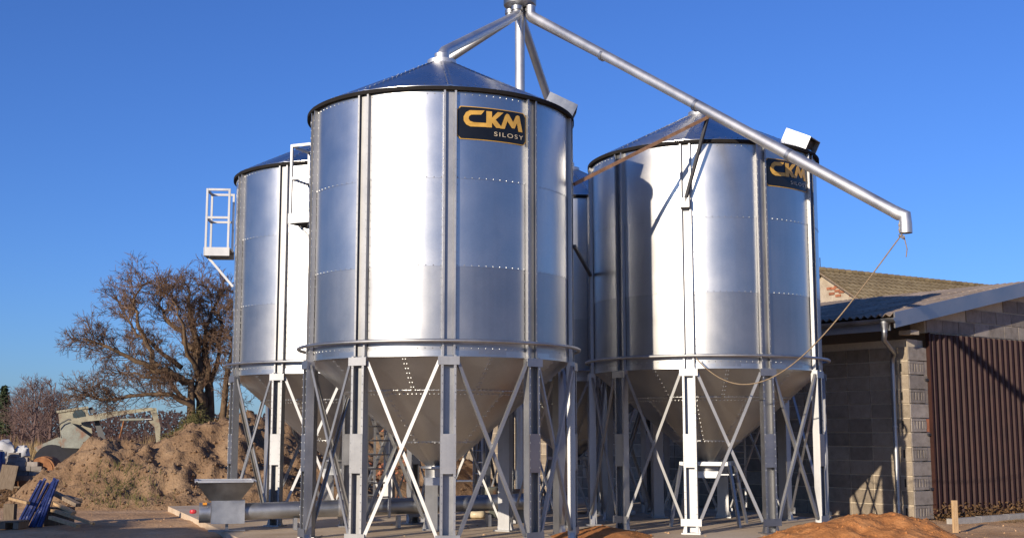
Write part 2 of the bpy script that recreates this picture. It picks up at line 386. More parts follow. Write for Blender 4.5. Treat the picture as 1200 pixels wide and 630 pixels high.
# bolts
BOLT = [(0,-.009),(.008,0),(0,.009),(-.008,0)]
def add_bolt(b, p, nrm, s=.011):
    nrm = Vector(nrm).normalized(); ref = Vector((0,0,1)) if abs(nrm.z) < .9 else Vector((1,0,0))
    x = nrm.cross(ref).normalized(); y = nrm.cross(x); p = Vector(p)
    b.add([p+x*s+y*s, p-x*s+y*s, p-x*s-y*s, p+x*s-y*s, p+nrm*s*1.1], [(0,1,4),(1,2,4),(2,3,4),(3,0,4)])
def bolts_mesh():
    b = MB()
    def pol(r, a, z): return (r*math.sin(a), -r*math.cos(a), z)
    for i in range(10):
        c = (i+.5)*BAY
        for z, o in ((4.085,.006),(5.385,.011),(2.885,.001),(6.64,.011)):
            for k in range(11):
                t = -.82+1.64*k/10; a = c+t*BAY/2
                add_bolt(b, pol(RS+o+bow(t), a, z), pol(1, a, 0), .0075)
        ra = i*BAY
        for s in (-1,1):
            for k in range(30):
                z = 2.9+k*.125; add_bolt(b, legpt(ra, RS+.073, s*.081, z), pol(1, ra, 0), .005)
                add_bolt(b, legpt(ra, RS+.011, s*.118, z), pol(1, ra, 0), .005)
            for k in range(20):
                add_bolt(b, legpt(ra, RS+.114, s*.094, .33+k*.12), pol(1, ra, 0), .0055)
        nu = Vector((0,0,1))
        for k in range(16):
            r = .3+k*.118; z = ZE+.03+(RS+.07-r)/(RS-.13)*(ZA-ZE-.03)+.016
            for s in (-1,1): add_bolt(b, legpt(ra, r, s*.035, z), (0,0,1), .007)
        for k in range(12):
            a = c-BAY/2+BAY*(k+.5)/12; r = RS-.02
            add_bolt(b, pol(r, a, ZE+.03+(RS+.07-r)/(RS-.13)*(ZA-ZE-.03)+.002), (0,0,1), .007)
        dn = lambda a: (math.sin(a)*TAN, -math.cos(a)*TAN, -1)
        for k in range(14):                       # hopper seams
            a = c-BAY/2+BAY*(k+.5)/14
            for r in (CR[1]+.035, CR[1]-.03): add_bolt(b, pol(r, a, cz(r)-.028), dn(a), .011)
        for k in range(6):
            a = c-BAY/2+BAY*(k+.5)/6
            for r in (CR[2]+.01,): add_bolt(b, pol(r, a, cz(r)-.028), dn(a), .011)
        for k in range(7):
            r = CR[1]+.08+k*.075
            for s in (-1,1): add_bolt(b, legpt(ra+BAY/2, r, s*.02, cz(r)-.024), dn(ra+BAY/2), .010)
        for k in range(10):
            r = CR[2]+.06+k*.085
            for s in (-1,1): add_bolt(b, legpt(ra, r, s*.02, cz(r)-.028), dn(ra), .010)
    return b.mesh('bolts', M['bolt'])
ME['bolts'] = bolts_mesh()

# sign lettering (traced outlines, straightened)
def un(p): x, y = p; return ((x-65)/540.0, (y-118-.133*(x-65))/540.0)
L_C = [(262,168),(155,160),(128,172),(111,203),(112,232),(130,262),(160,279),(300,291),(300,262),(180,249),(156,238),(146,220),(150,203),(166,193),(238,197)]
L_K = [(276,172),(318,177),(318,222),(362,182),(408,187),(346,238),(402,302),(352,298),(318,258),(318,294),(276,291)]
L_M = [(384,304),(424,204),(436,194),(452,200),(488,258),(512,212),(524,205),(542,212),(569,331),(536,327),(521,262),(500,304),(478,301),(440,248),(418,306)]
def bent(r, w0, h0, top):
    def fn(u, v, d):
        a = (u-.5)*w0/RS; return ((r+d)*math.sin(a), -(r+d)*math.cos(a), top-v*w0)
    return fn
def make_sign(parent, ang, top):
    W, H = 1.12, .50
    b = MB(); n = 16; cr = .05; pts = []
    hn = H/W
    for cx, cy, a0 in ((cr,cr,180),(1-cr,cr,270),(1-cr,hn-cr,0),(cr,hn-cr,90)):
        for k in range(5):
            a = R_(a0+k*22.5); pts.append((cx+cr*math.cos(a), cy+cr*math.sin(a)))
    def slab_(name, poly_fn, mat, r, d):
        bb = MB(); fn = bent(r, W, H, top)
        # columns so that the plate follows the curve
        cols = []
        for i in range(25):
            u = i/24; e = 0
            if u < cr: e = cr-math.sqrt(max(0, cr*cr-(cr-u)**2))
            if u > 1-cr: e = cr-math.sqrt(max(0, cr*cr-(u-1+cr)**2))
            cols.append((u, poly_fn+e, hn-poly_fn-e))
        vs = []
        for u, a, c in cols:
            uu = .5+(u-.5)*(1-2*poly_fn)
            vs += [fn(uu, a, 0), fn(uu, c, 0), fn(uu, a, d), fn(uu, c, d)]
        fs = []
        for i in range(24):
            p, q = i*4, i*4+4
            fs += [(p, q, q+1, p+1), (p+2, p+3, q+3, q+2), (p, p+2, q+2, q), (p+1, q+1, q+3, p+3)]
        fs += [(0,1,3,2), (96,98,99,97)]
        bb.add(vs, fs); return bb.mesh(name, mat, 40)
    s = put('sign_plate', slab_('sign_border', 0.0, M['gold'], RS+.026, .006), parent, rz=ang)
    s['label'] = 'black sign with gold lettering and thin gold edge'
    put('sign_face', slab_('sign_face', .010, M['black'], RS+.0315, .004), s)
    fn = bent(RS+.043, W, H, top)
    for poly in (L_C, L_K, L_M):
        lb = MB()
        p2 = [un(p) for p in poly]; n2 = len(p2)
        tri = mgeo.tessellate_polygon([[Vector((a, c, 0)) for a, c in p2]])
        lb.add([fn(a, c, 0) for a, c in p2]+[fn(a, c, .003) for a, c in p2], [tuple(k+n2 for k in t_) for t_ in tri]+[(i,(i+1)%n2,n2+(i+1)%n2,n2+i) for i in range(n2)])
        put('gold_letter', lb.mesh('gold_letter', M['gold']), s)
    cu = bpy.data.curves.new('small_text', 'FONT'); cu.body = 'SILOSY'; cu.size = .1; cu.space_character = 1.25
    to = bpy.data.objects.new('small_text', cu); COL.objects.link(to)
    bpy.context.view_layer.update(); dg = bpy.context.evaluated_depsgraph_get()
    me = bpy.data.meshes.new_from_object(to.evaluated_get(dg)); bpy.data.objects.remove(to)
    vx = [v.co.copy() for v in me.vertices]; x0, x1 = min(v.x for v in vx), max(v.x for v in vx); y1 = max(v.y for v in vx); y0 = min(v.y for v in vx)
    u0, u1, v0, v1 = .50, .945, .318, .375
    for v, c in zip(me.vertices, vx): v.co = Vector(fn(u0+(c.x-x0)/(x1-x0)*(u1-u0), v0+(y1-c.y)/(y1-y0)*(v1-v0), .004))
    me.materials.clear(); me.materials.append(M['cream']); me.name = 'small_letters'
    tl_ = put('small_lettering', me, s); tl_['kind'] = 'stuff'

def silo(label, c, psi, trestle=True, plat=None, hood=None, sign=None, ladder=None, rusty=()):
    s = thing('grain_silo', label, 'silo', (c[0], c[1], 0), 0, 'galvanized hopper silos on the slab')
    for i in range(10):
        a = psi+(i+.5)*BAY
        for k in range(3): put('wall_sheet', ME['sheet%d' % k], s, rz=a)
        put('roof_panel', ME['roofp'], s, rz=a)
        put('hopper_panel', ME['cone0'], s, rz=psi+i*BAY+BAY*.0)
        put('hopper_panel', ME['cone1'], s, rz=a)
        if i % 2 == 0: put('hopper_panel', ME['cone2'], s, rz=psi+i*BAY)
        put('brace', ME['brace0'], s, rz=a); put('brace', ME['brace1'], s, rz=a)
        b = psi+i*BAY
        put('rib', ME['rib'], s, rz=b)
        l = put('leg', ME['leg'], s, rz=b)
        put('splice_plate', ME['splice_r'] if i in rusty else ME['splice'], l)
        put('gusset_plate', ME['gusset_t'], l); put('gusset_plate', ME['gusset_b'], l); put('foot', ME['foot'], l)
    for nm, k in (('ring_tube','ring'),('roof_rim','rim'),('base_band','band'),('roof_collar','collar'),('outlet_collar','outlet'),('slide_gate','gate'),('outlet_frame','frame')):
        if nm == 'outlet_frame' and not trestle: continue
        put(nm, ME[k], s, rz=psi)
    bo = put('bolts', ME['bolts'], s, rz=psi); bo['kind'] = 'stuff'
    if plat is not None:
        d = put('platform_deck', ME['deck'], s, rz=plat); put('guard_rail', ME['rail'], d); put('platform_strut', ME['strut'], d)
    if ladder is not None:
        d = put('ladder', ME['lad'], s, rz=ladder)
        for k in range(24): put('rung', ME['rung'], d, (0, 0, .32+k*.245))
    if hood is not None:
        d = put('roof_vent', ME['hood'], s, rz=hood); put('hood_shade_fill', ME['hoodin'], d)
    if sign is not None: make_sign(s, sign, 6.46)
    return s
PA, PC, PB, PD = (-1.165,19.74), (3.638,23.035), (-3.473,24.711), (1.33,28.01)
psA, psC, psB, psD = R_(6.8), R_(-16.7), R_(-23.0), R_(10)
sA = silo('big galvanized silo nearest the camera, its black and gold sign in full view', PA, psA, False, plat=R_(-112), hood=R_(90), sign=psA+BAY/2, ladder=R_(-150), rusty=(1,))
sC = silo('right-hand galvanized silo with its black and gold sign crossed by the long pipe', PC, psC, hood=R_(58), sign=psC+1.5*BAY, ladder=R_(158), rusty=(2,))
sB = silo('left rear galvanized silo with a railed platform on its outer side', PB, psB, False, plat=R_(-86), ladder=R_(19), rusty=())
sD = silo('rearmost galvanized silo, seen only through the gap between the others', PD, psD, ladder=R_(-60))

# ------------------------------------------------------------------ elevator, spouts, long discharge pipe
EX, EY = .16, 23.87
el = thing('grain_elevator', 'vertical galvanized elevator tube with distributor head and sloping spouts between the silos', 'elevator', (EX, EY, 0))
L = lambda p: Vector(p)-Vector((EX, EY, 0))
put('vertical_tube', MB().tube([(0,0,.3),(0,0,5.0),(0,0,10.3)], .098, 24).mesh('vertical_tube', M['pipe'], 50), el)
for z in (2.4, 5.0, 7.6): put('tube_flange', MB().lathe([(.098,z-.025),(.135,z-.025),(.135,z+.025),(.098,z+.025)], 24, True).mesh('tube_flange', M['hotdip'], 40), el)
bx = MB().box((0,0,.28),(.55,.55,.56)); bx.box((.0,-.30,.45),(.30,.06,.36))
put('boot_housing', bx.mesh('boot_housing', M['machine2']), el)
put('return_pipe', MB().tube([(-.20,.05,.5),(-.20,.05,2.3),(-.11,.05,2.6)], .085, 20).mesh('return_pipe', M['hotdip'], 50), el)
hd = put('distributor_head', MB().lathe([(.0,10.16),(.24,10.16),(.32,10.22),(.33,10.24),(.33,10.62),(.36,10.62),(.36,10.68),(.30,10.75),(.12,11.0),(.12,11.25),(0,11.25)], 40).mesh('distributor_head', M['hotdip'], 40), el)
for k in range(14):
    a = 2*math.pi*k/14; put('head_bolt', MB().box((.345*math.cos(a), .345*math.sin(a), 10.44), (.03,.03,.03), Matrix.Rotation(a,3,'Z')).mesh('head_bolt', M['bolt']), hd)
def spout(c, az_out, r=.088):
    d = Vector((c[0]-EX, c[1]-EY, 0)).normalized()
    p0 = Vector((EX, EY, 10.16))+d*.19; p1 = p0+Vector((0,0,-.12))
    top = Vector((c[0], c[1], ZA+.24))
    q = top-d*.0
    a_, b_ = p1+d*.05+Vector((0,0,-.09)), q-d*.12+Vector((0,0,.02)); u_ = (b_-a_).normalized()
    pts = [L(p0), L(p1), L(p1+d*.015+Vector((0,0,-.05))), L(a_), L(a_+u_*.06)]+[L(a_.lerp(b_, k/6)) for k in range(1,6)]+[L(b_-u_*.05), L(b_), L(q-d*.05+Vector((0,0,-.04))), L(q-d*.01+Vector((0,0,-.11))), L(q+Vector((0,0,-.16))), L(Vector((c[0],c[1],ZA+.05)))]
    o = put('spout', MB().tube(pts, r, 20).mesh('spout', M['pipe'], 50), el)
    put('spout_collar', MB().lathe([(r,-.04),(r+.03,-.04),(r+.03,.04),(r,.04)], 24, True).move(L(p1)+Vector((0,0,.07))).mesh('spout_collar', M['hotdip'], 40), o)
    put('elbow_band', MB().lathe([(r,-.06),(r+.035,-.06),(r+.035,.08),(r,.10)], 24, True).move(L(Vector((c[0],c[1],ZA+.09)))).mesh('elbow_band', M['pipe'], 40), o)
for c in (PA, PB, PC, PD): spout(c, 0)
e0 = at(622, 12, EY-.18); e0.z = 10.16; e1 = at(1052, 250, 18.1)
d = (e1-e0); 
pts = [e0, e0+Vector((0,0,-.16))]; hdv = Vector((d.x, d.y, 0)).normalized()
st = e0+Vector((.05,-.05,-.27))
e2 = at(1057.5, 254, 18.08); 
pipe_pts = [L(e0), L(e0+Vector((0,0,-.14))), L(e0+Vector((0,0,-.20))+hdv*.03), L(st+hdv*.05)]
nseg = 14
for k in range(1, nseg+1): pipe_pts.append(L(st+hdv*.05+(e1-st-hdv*.05)*k/nseg))
pp = put('discharge_pipe', MB().tube(pipe_pts, .094, 24).mesh('discharge_pipe', M['pipe'], 50), el)
pp['label'] = 'long straight pipe sloping down to the right past the right-hand silo'
el2 = e1+Vector((.085,-.07,-.05))
put('end_elbow', MB().tube([L(e1-(e1-st).normalized()*.06), L(e1+(e1-st).normalized()*.03), L(el2), L(el2+Vector((0,0,-.12))), L(el2+Vector((0,0,-.26)))], .098, 24, False).mesh('end_elbow', M['pipe'], 70), pp)
for f in (.24, .52, .76):
    c = st+(e1-st)*f; dd = (e1-st).normalized()
    put('pipe_clamp', MB().tube([L(c-dd*.035), L(c+dd*.035)], .106, 24).mesh('pipe_clamp', M['hotdip'], 50), pp)
def on_pipe(px):
    best = min((abs((600+F_PX*q.x/(q.y*CP+(q.z-CAM_H)*SP))-px), k) for k in range(201) for q in [st+(e1-st)*k/200])
    return st+(e1-st)*best[1]/200
cl = on_pipe(830)
def rim_pt(c, psi, r, z): return Vector((c[0]+r*math.sin(psi), c[1]-r*math.cos(psi), z))
k1 = rim_pt(PA, psA+2*BAY, RS+.10, 5.62); k2 = rim_pt(PC, psC, RS+.15, 5.62)
s1 = put('pipe_strut', MB().beam(L(cl+Vector((0,0,-.10))), L(k1), .055, .055).mesh('pipe_strut', M['rustbar']), el); s1['label'] = 'rusty brown strut running to the front silo'
s2 = put('pipe_strut', MB().beam(L(cl+Vector((0,0,-.10))), L(k2), .05, .05).mesh('pipe_strut', M['darkpaint']), el); s2['label'] = 'dark short strut footed on the right-hand silo'
br = put('strut_bracket', MB().box(L(k2)+Vector((0,.02,0)), (.17,.10,.16), Matrix.Rotation(psC,3,'Z')).mesh('strut_bracket', M['leg']), el)
tb = put('tie_bar', MB().beam(rim_pt((0,0), psA+2*BAY, RS+.1, 4.62), Vector((PC[0]-PA[0], PC[1]-PA[1], 0))+rim_pt((0,0), psC-2*BAY, RS+.05, 4.62), .05, .05).mesh('tie_bar', M['darkpaint']), sA)

# rope from the pipe end to the ring of the right-hand silo
ra = el2+Vector((-.06,0,-.28)); rb = rim_pt(PC, R_(-13), RS+.20, 2.93); pts = []
for k in range(41):
    t = k/40; p = ra.lerp(rb, t); sag = 1.0*4*t*(1-t)*(.62+.75*t); p.z -= sag; pts.append(p)
rp = thing('rope', 'thin tan rope hanging in a curve from the long pipe end to the right silo', 'rope', tuple(rb))
put('cord', MB().tube([p-rb for p in pts], .010, 6).mesh('cord', M['rope'], 80), rp)
kn = MB()
for k in range(3): kn.tube([(ra-rb)+Vector((.0+.04*math.cos(a*.9+k),.03*math.sin(a+k),.16-.10*k+.03*math.sin(a*1.3))) for a in range(7)], .012, 6)
kn.tube([(ra-rb), (ra-rb)+Vector((.02,0,.26))], .012, 6); kn.tube([(ra-rb)+Vector((.03,0,-.02)), (ra-rb)+Vector((.07,.0,-.22)), (ra-rb)+Vector((.05,.0,-.34))], .008, 6)
put('knot', kn.mesh('knot', M['rope'], 80), rp)

# ------------------------------------------------------------------ intake hopper with auger tube
ip = on_ground(262, 622, 0.0); ang = math.atan2(EY-ip.y-1.0, EX-ip.x)
ih = thing('intake_hopper', 'grey zinc-coated intake funnel on a gearbox with a long auger tube', 'hopper', tuple(ip), ang)
f = MB(); t, bq = .50, .22; z1, z0 = .86, .53
def frustum(b, w0, d0, z0, w1, d1, z1, th=.01):
    o = [(-w0,-d0,z0),(w0,-d0,z0),(w0,d0,z0),(-w0,d0,z0),(-w1,-d1,z1),(w1,-d1,z1),(w1,d1,z1),(-w1,d1,z1)]
    i = [(-w0+th,-d0+th,z0),(w0-th,-d0+th,z0),(w0-th,d0-th,z0),(-w0+th,d0-th,z0),(-w1+th,-d1+th,z1),(w1-th,-d1+th,z1),(w1-th,d1-th,z1),(-w1+th,d1-th,z1)]
    fs = [(k,(k+1)%4,4+(k+1)%4,4+k) for k in range(4)]+[(8+k,12+k,12+(k+1)%4,8+(k+1)%4) for k in range(4)]+[(4+k,4+(k+1)%4,12+(k+1)%4,12+k) for k in range(4)]
    b.add(o+i, fs)
frustum(f, .26, .20, z0, .50, .42, z1); put('funnel', f.mesh('funnel', M['hotdip']), ih)
rm = MB(); 
for s in (-1,1): rm.box((0,s*.43,z1),(.92,.05,.035)); rm.box((s*.485,0,z1),(.05,.81,.035))
put('funnel_rim', rm.mesh('funnel_rim', M['pipe']), ih)
gb = put('gearbox_housing', MB().box((.06,0,.335),(.56,.40,.39)).mesh('gearbox_housing', M['hotdip']), ih)
put('motor', MB().tube([(-.23,0,.32),(-.42,0,.32)], .17, 24).mesh('motor', M['hotdip'], 50), ih)
put('warning_sticker', MB().box((-.33,-.115,.475),(.07,.01,.05),Matrix.Rotation(-.9,3,'X')).mesh('warning_sticker', M['orange']), ih)
put('red_plug', MB().lathe([(0,.04),(.05,.03),(.06,0),(.05,-.03),(0,-.04)],16).move((-.52,.04,.34)).mesh('red_plug', M['red'], 50), ih)
put('support_post', MB().box((.05,0,.085),(.05,.05,.13)).box((.05,0,.014),(.62,.10,.024)).mesh('support_post', M['leg']), ih)
tl = (Vector((EX, EY-.3, 0))-Vector((ip.x, ip.y, 0))).length
at_ = put('auger_tube', MB().tube([(.34,0,.33),(tl*.5,0,.38),(tl,0,.44)], .145, 28).mesh('auger_tube', M['hotdip'], 50), ih)
for k in (.36,.70): put('tube_band', MB().tube([(tl*k-.03,0,.33+.11*k),(tl*k+.03,0,.33+.11*k)], .155, 28).mesh('tube_band', M['pipe'], 50), at_)
for k in (.22,.55,.85): put('tube_support', MB().box((tl*k,0,.11),(.06,.22,.21)).mesh('tube_support', M['leg']), at_)

# ------------------------------------------------------------------ block building on the right
G = Vector((math.sin(R_(52.9)), math.cos(R_(52.9)), 0)); S = Vector((-math.cos(R_(52.9)), math.sin(R_(52.9)), 0))
c0 = on_ground(1072.5, 609, -.1)
BLEN, BWID, RPITCH = 17.0, 11.0, .2
bld = thing('farm_building', 'grey block farm building with shallow sheet roof and brown door on the right', 'building', tuple(c0), math.atan2(G.y, G.x))
# local axes: +X along the gable (to the right, away), +Y along the side wall (to the left, away)
WH = 3.74
# mortar cores 12 mm behind the block faces
sw = put('side_wall', MB().box((.20, BLEN/2, WH/2), (.36, BLEN-.06, WH)).mesh('side_wall', M['mortar']), bld)
gw = MB(); gw.box((.43,.235,WH/2),(.46,.29,WH))
gw.prism([(.66,3.90),(6.2,3.90),(6.2,WH+1.55),(5.5,WH+1.5),(.66,WH+.55)], .02, .38, lambda a,z,d:(a,d,z))
gw.box((8.6,.20,1.8),(4.8,.36,3.6))
gab = put('gable_wall', gw.mesh('gable_wall', M['mortar']), bld)
BH, BL, J = .300, .60, .022
def block_mesh(l, d, h, name, mat, q):
    b = MB(); e = .008
    vs = []
    for x in (0, l):
        for y in (0, d):
            for z in (0, h): vs.append((x+q.uniform(-e,e)*.5, y+q.uniform(-e,e)*.3, z+q.uniform(-e,e)*.5))
    b.add(vs, [(0,1,3,2),(4,6,7,5),(0,4,5,1),(2,3,7,6),(0,2,6,4),(1,5,7,3)]); return b.mesh(name, mat)
bmv = [block_mesh(.05, BL-J, BH-J, 'block', M['block'], rnd) for _ in range(4)]
bmh = [block_mesh(.05, BL/2-J, BH-J, 'half_block', M['block'], rnd) for _ in range(2)]
rows = int(WH/BH)
for r in range(rows):
    y = .40 if r % 2 == 0 else .02
    k = 0
    while y < 12.5:
        half = (k == 0 and r % 2)
        me = bmh[r % 2] if half else bmv[rnd.randrange(4)]
        put('block', me, sw, (rnd.uniform(0,.008), y, r*BH+.004)); y += BL/2+.08 if half else BL; k += 1
far = MB()
for r in range(rows):
    y = 12.7+.3*(r % 2)
    while y < BLEN-.6: far.box((.02, y+BL/2, r*BH+BH/2), (.04, BL-J, BH-J)); y += BL
fo = put('far_blocks', far.mesh('far_blocks', M['block']), sw); fo['kind'] = 'stuff'
# corner pillar: plain and slotted blocks alternate, openings backed in painted shade
def slotted(wd):
    b = MB()
    b.box((wd/2,.022,.035),(wd,.036,.056)); b.box((wd/2,.022,BH-.045),(wd,.036,.05))
    n = 5
    for k in range(n+1):
        x = k*(wd/n); b.box((min(max(x,.02),wd-.02),.022,BH/2-.005),(.048+(.02 if k%2 else 0),.036,BH-.14))
    return b.mesh('slotted_block', M['blockg'])
slm = slotted(.50); hol = MB().box((.25,.055,BH/2),(.49,.03,BH-J-.02)).mesh('slot_shade', M['dark']); plm = block_mesh(.62, .06, BH-J, 'block', M['blockg'], rnd); slot_side = None  # near-black box behind the bars paints the shade between them
for r in range(rows):
    if r % 2 == 0:
        sb_ = put('block', slm, gab, (.02, -.012, r*BH+.002)); put('slot_shade', hol, sb_)
        put('block', block_mesh(.13,.05,BH-J,'half_block',M['brick'] if r==6 else M['blockg'],rnd), gab, (.53, .0, r*BH+.002))
    else: put('block', plm, gab, (.012, rnd.uniform(-.012,0), r*BH+.002))
    # end of the pillar block on the side face, the shade of its opening painted as a dark strip
    if r % 2 == 0:
        e = put('block', block_mesh(.05, .36, BH-J, 'pillar_block_end', M['block'], rnd), gab, (-.006, .015, r*BH+.002))
        put('slot_shade_strip', MB().box((-.008,.17,BH/2),(.012,.035,.17)).mesh('slot_shade_strip', M['dark']), e)
# gable blocks above the door
for r in range(7):
    z = 3.92+r*BH; x = .70+.3*(r % 2)
    while x < 6.0:
        if z+BH < WH+.50+(x-.3)*RPITCH: put('block', block_mesh(BL-J,.05,BH-J,'block',M['blockg'],rnd), gab, (x, rnd.uniform(-.004,.004), z))
        x += BL
# brown corrugated door of separate sheets
door = put('sliding_door', MB().box((3.4,.0,1.98),(5.3,.05,3.77)).mesh('door_core', M['dark']), bld)
def corr(n, pitch, dep, h, name, mat):
    b = MB(); sec = []
    for k in range(n):
        x = k*pitch; sec += [(x, 0), (x+pitch*.42, 0), (x+pitch*.54, -dep), (x+pitch*.88, -dep)]
    sec.append((n*pitch, 0)); m = len(sec)
    vs = [(x, y, 0) for x, y in sec]+[(x, y, h) for x, y in sec]+[(x, y+.006, 0) for x, y in sec]+[(x, y+.006, h) for x, y in sec]
    fs = []
    for i in range(m-1): fs += [(i, i+1, m+i+1, m+i), (2*m+i, 3*m+i, 3*m+i+1, 2*m+i+1), (m+i, m+i+1, 3*m+i+1, 3*m+i)]
    return b.add(vs, fs).mesh(name, mat)
dsm = corr(5, .215, .045, 3.79, 'door_sheet', M['brown'])
for k in range(5): put('door_sheet', dsm, door, (.67+k*1.078, -.036-.004*(k%2), .10))
put('door_edge', MB().box((.665,-.045,2.0),(.05,.09,3.80)).mesh('door_edge', M['brown']), door)
for z in (.62, 1.75, 2.9): put('hinge', MB().box((.60,-.03,z),(.14,.03,.05)).mesh('hinge', M['darkpaint']), door)
# roof
OV, OG = 1.02, .42; e_z = WH+.42
def rz_(x): return e_z+(x+OV)*RPITCH
rf = MB(); hx = BWID/2
rf.prism([(-OV+.02, e_z-.16), (hx, rz_(hx)-.16), (hx, rz_(hx)-.06), (-OV+.02, e_z-.06)], -OG+.06, BLEN+.3, lambda x,z,y:(x,y,z))
rf.prism([(hx, rz_(hx)-.16), (2*hx+OV, e_z-.16), (2*hx+OV, e_z-.05), (hx, rz_(hx)-.05)], -OG+.06, BLEN+.3, lambda x,z,y:(x,y,z))
roof = put('roof', rf.mesh('roof_deck', M['oldwood']), bld)
wv, nwv = .177, 6; sw_ = wv*nwv; slen = 1.55
b = MB(); nn = nwv*8; vs = []
for u in (0, slen):
    for dz in (0, -.012):
        for k in range(nn+1): 
            y = k*sw_/nn; vs.append((u, y, dz+.028*math.cos(2*math.pi*y/wv)+(.012 if u == 0 else 0)))
m = nn+1; fs = []
for k in range(nn): fs += [(k, k+1, 2*m+k+1, 2*m+k), (m+k, 3*m+k, 3*m+k+1, m+k+1), (k, m+k, m+k+1, k+1)]
rsm = b.add(vs, fs).mesh('roof_sheet', M['eternit'], 60)
pit = math.atan(RPITCH)
for r in range(4):
    for k in range(17):
        x = -OV+r*(slen-.14)*math.cos(pit)-.03
        put('roof_sheet', rsm, roof, (x, -OG+k*sw_, rz_(x)+.0+.004*(k%2)), rot=(0, -pit, 0))
# barge board, gutter, downpipe
bb = MB().prism([(-OV-.02, e_z-.27), (hx, rz_(hx)-.27), (hx, rz_(hx)+.05), (-OV-.02, e_z+.045)], -OG-.04, -OG-.005, lambda x,z,y:(x,y,z))
put('barge_board', bb.mesh('barge_board', M['flash']), roof)
put('barge_board', MB().prism([(hx, rz_(hx)-.27), (2*hx+OV, e_z-.27), (2*hx+OV, e_z+.04), (hx, rz_(hx)+.05)], -OG-.04, -OG-.005, lambda x,z,y:(x,y,z)).mesh('barge_board', M['flash']), roof)
put('fascia', MB().box((-OV+.03, BLEN/2, e_z-.20), (.03, BLEN+.6, .22)).mesh('fascia', M['flash']), roof)
gu = MB(); n = 10; vs = []
for y in (-OG-.10, BLEN):
    for k in range(n+1):
        a = math.pi+math.pi*k/n; vs.append((-OV-.075+.085*math.cos(a), y, e_z-.075+.085*math.sin(a)))
    for k in range(n+1):
        a = 2*math.pi-math.pi*k/n; vs.append((-OV-.075+.078*math.cos(a), y, e_z-.075+.078*math.sin(a)))
m = 2*n+2; gu.add(vs, [(k, (k+1)%m, m+(k+1)%m, m+k) for k in range(m)]+[tuple(range(n,-1,-1))])
gut = put('gutter', gu.mesh('gutter', M['hotdip'], 50), bld)
gy = .02
ox = -OV-.075
put('gutter_outlet', MB().lathe([(.095,0),(.09,-.05),(.058,-.15),(.058,-.22)], 20).move((ox, gy-.25, e_z-.13)).mesh('gutter_outlet', M['hotdip'], 50), gut)
dp = put('downpipe', MB().tube([(ox,gy-.25,e_z-.30),(ox,gy-.25,e_z-.42),(ox+.03,gy-.21,e_z-.50),(-.14,gy+.22,e_z-.72),(-.09,gy+.30,e_z-.82),(-.085,gy+.31,e_z-.95),(-.085,gy+.31,1.8),(-.085,gy+.31,.04)], .052, 20).mesh('downpipe', M['hotdip'], 60), bld)
for z in (1.9, 1.0, .3): put('pipe_bracket', MB().tube([(-.085,gy+.31,z),(-.085,gy+.31,z+.04)], .062, 20).mesh('pipe_bracket', M['hotdip'], 50), dp)
put('soffit_block', MB().box((-.17,-.16,e_z-.31),(.28,.30,.09)).mesh('soffit_block', M['render']), roof)
# kerb path in front of the gable
kb = thing('kerb', 'pale concrete kerb strip along the brown door', 'kerb', tuple(c0), math.atan2(G.y, G.x))
for k in range(8): put('kerb_stone', MB().box((.2+k*1.0,-1.0,.04),(.985,.14,.12)).mesh('kerb_stone', M['plinth']), kb, (0,0,rnd.uniform(-.012,.012)))

# ------------------------------------------------------------------ old tiled house behind
h0 = at(958, 314, 47.0); hb = thing('tiled_house', 'old house behind with brown tiled roof and patchy brick gable', 'house', (h0.x, h0.y, -.1), math.atan2(math.cos(R_(57)), math.sin(R_(57))))
RZ = h0.z+.1; HW, HLn, ez2 = 4.2, 11.0, RZ-2.7
hw = MB().prism([(-HW+.4,0),(HW-.4,0),(HW-.4,ez2),(0,RZ-.22),(-HW+.4,ez2)], .35, HLn-.3, lambda y,z,x:(x,y,z))
hwall = put('wall', hw.mesh('house_wall', M['render']), hb)
for k in range(26):
    z = rnd.uniform(RZ-3.4, RZ-.6); lim = (RZ-z)/2.7*HW*.9
    y = -lim*rnd.uniform(.2, .95)
    put('brick', MB().box((.335, y, z), (.05, .26, .09)).mesh('brick', M['brick']), hwall)
for sgn, nm in ((-1,'front'),(1,'back')):
    rp_ = put('roof', MB().prism([(0,RZ-.1),(sgn*HW,ez2-.1),(sgn*HW,ez2-.2),(0,RZ-.2)], 0.02, HLn, lambda y,z,x:(x,y,z)).mesh('roof_plane', M['oldwood']), hb)
    nc = 15; sl_ = math.hypot(HW, 2.7)/nc; an = math.atan2(2.7, HW)
    b = MB(); nn = int(HLn/.30)*4; vs = []; ln = sl_+.05
    for u in (0, ln):
        for dz in (0, -.03):
            for k in range(nn+1):
                x = k*HLn/nn; ph = 2*math.pi*x/.30
                vs.append((x, sgn*u*math.cos(an), -u*math.sin(an)+dz+.022*math.sin(ph)+(.05*u/ln)))
    m = nn+1; fs = []
    for k in range(nn): fs += [(k,k+1,2*m+k+1,2*m+k),(m+k,3*m+k,3*m+k+1,m+k+1),(2*m+k,2*m+k+1,3*m+k+1,3*m+k)]
    cm = b.add(vs, fs).mesh('tile_course', M['tile'], 50)
    for k in range(nc):
        u = k*sl_; put('tile_course', cm, rp_, (rnd.uniform(-.02,.02), sgn*u*math.cos(an), RZ-.07-u*math.sin(an)))
rdg = put('ridge', None, hb) if False else None
rt = [MB().tube([(0,0,0),(.38,0,.01)], [.10,.115], 10).mesh('ridge_tile', M['tile'], 60)]
for k in range(int(HLn/.36)): put('ridge_tile', rt[0], hb, (k*.36, 0, RZ-.05))
put('lightning_rod', MB().tube([(.15,0,RZ-.05),(.15,0,RZ+.42)], .018, 6).mesh('lightning_rod', M['darkpaint']), hb)

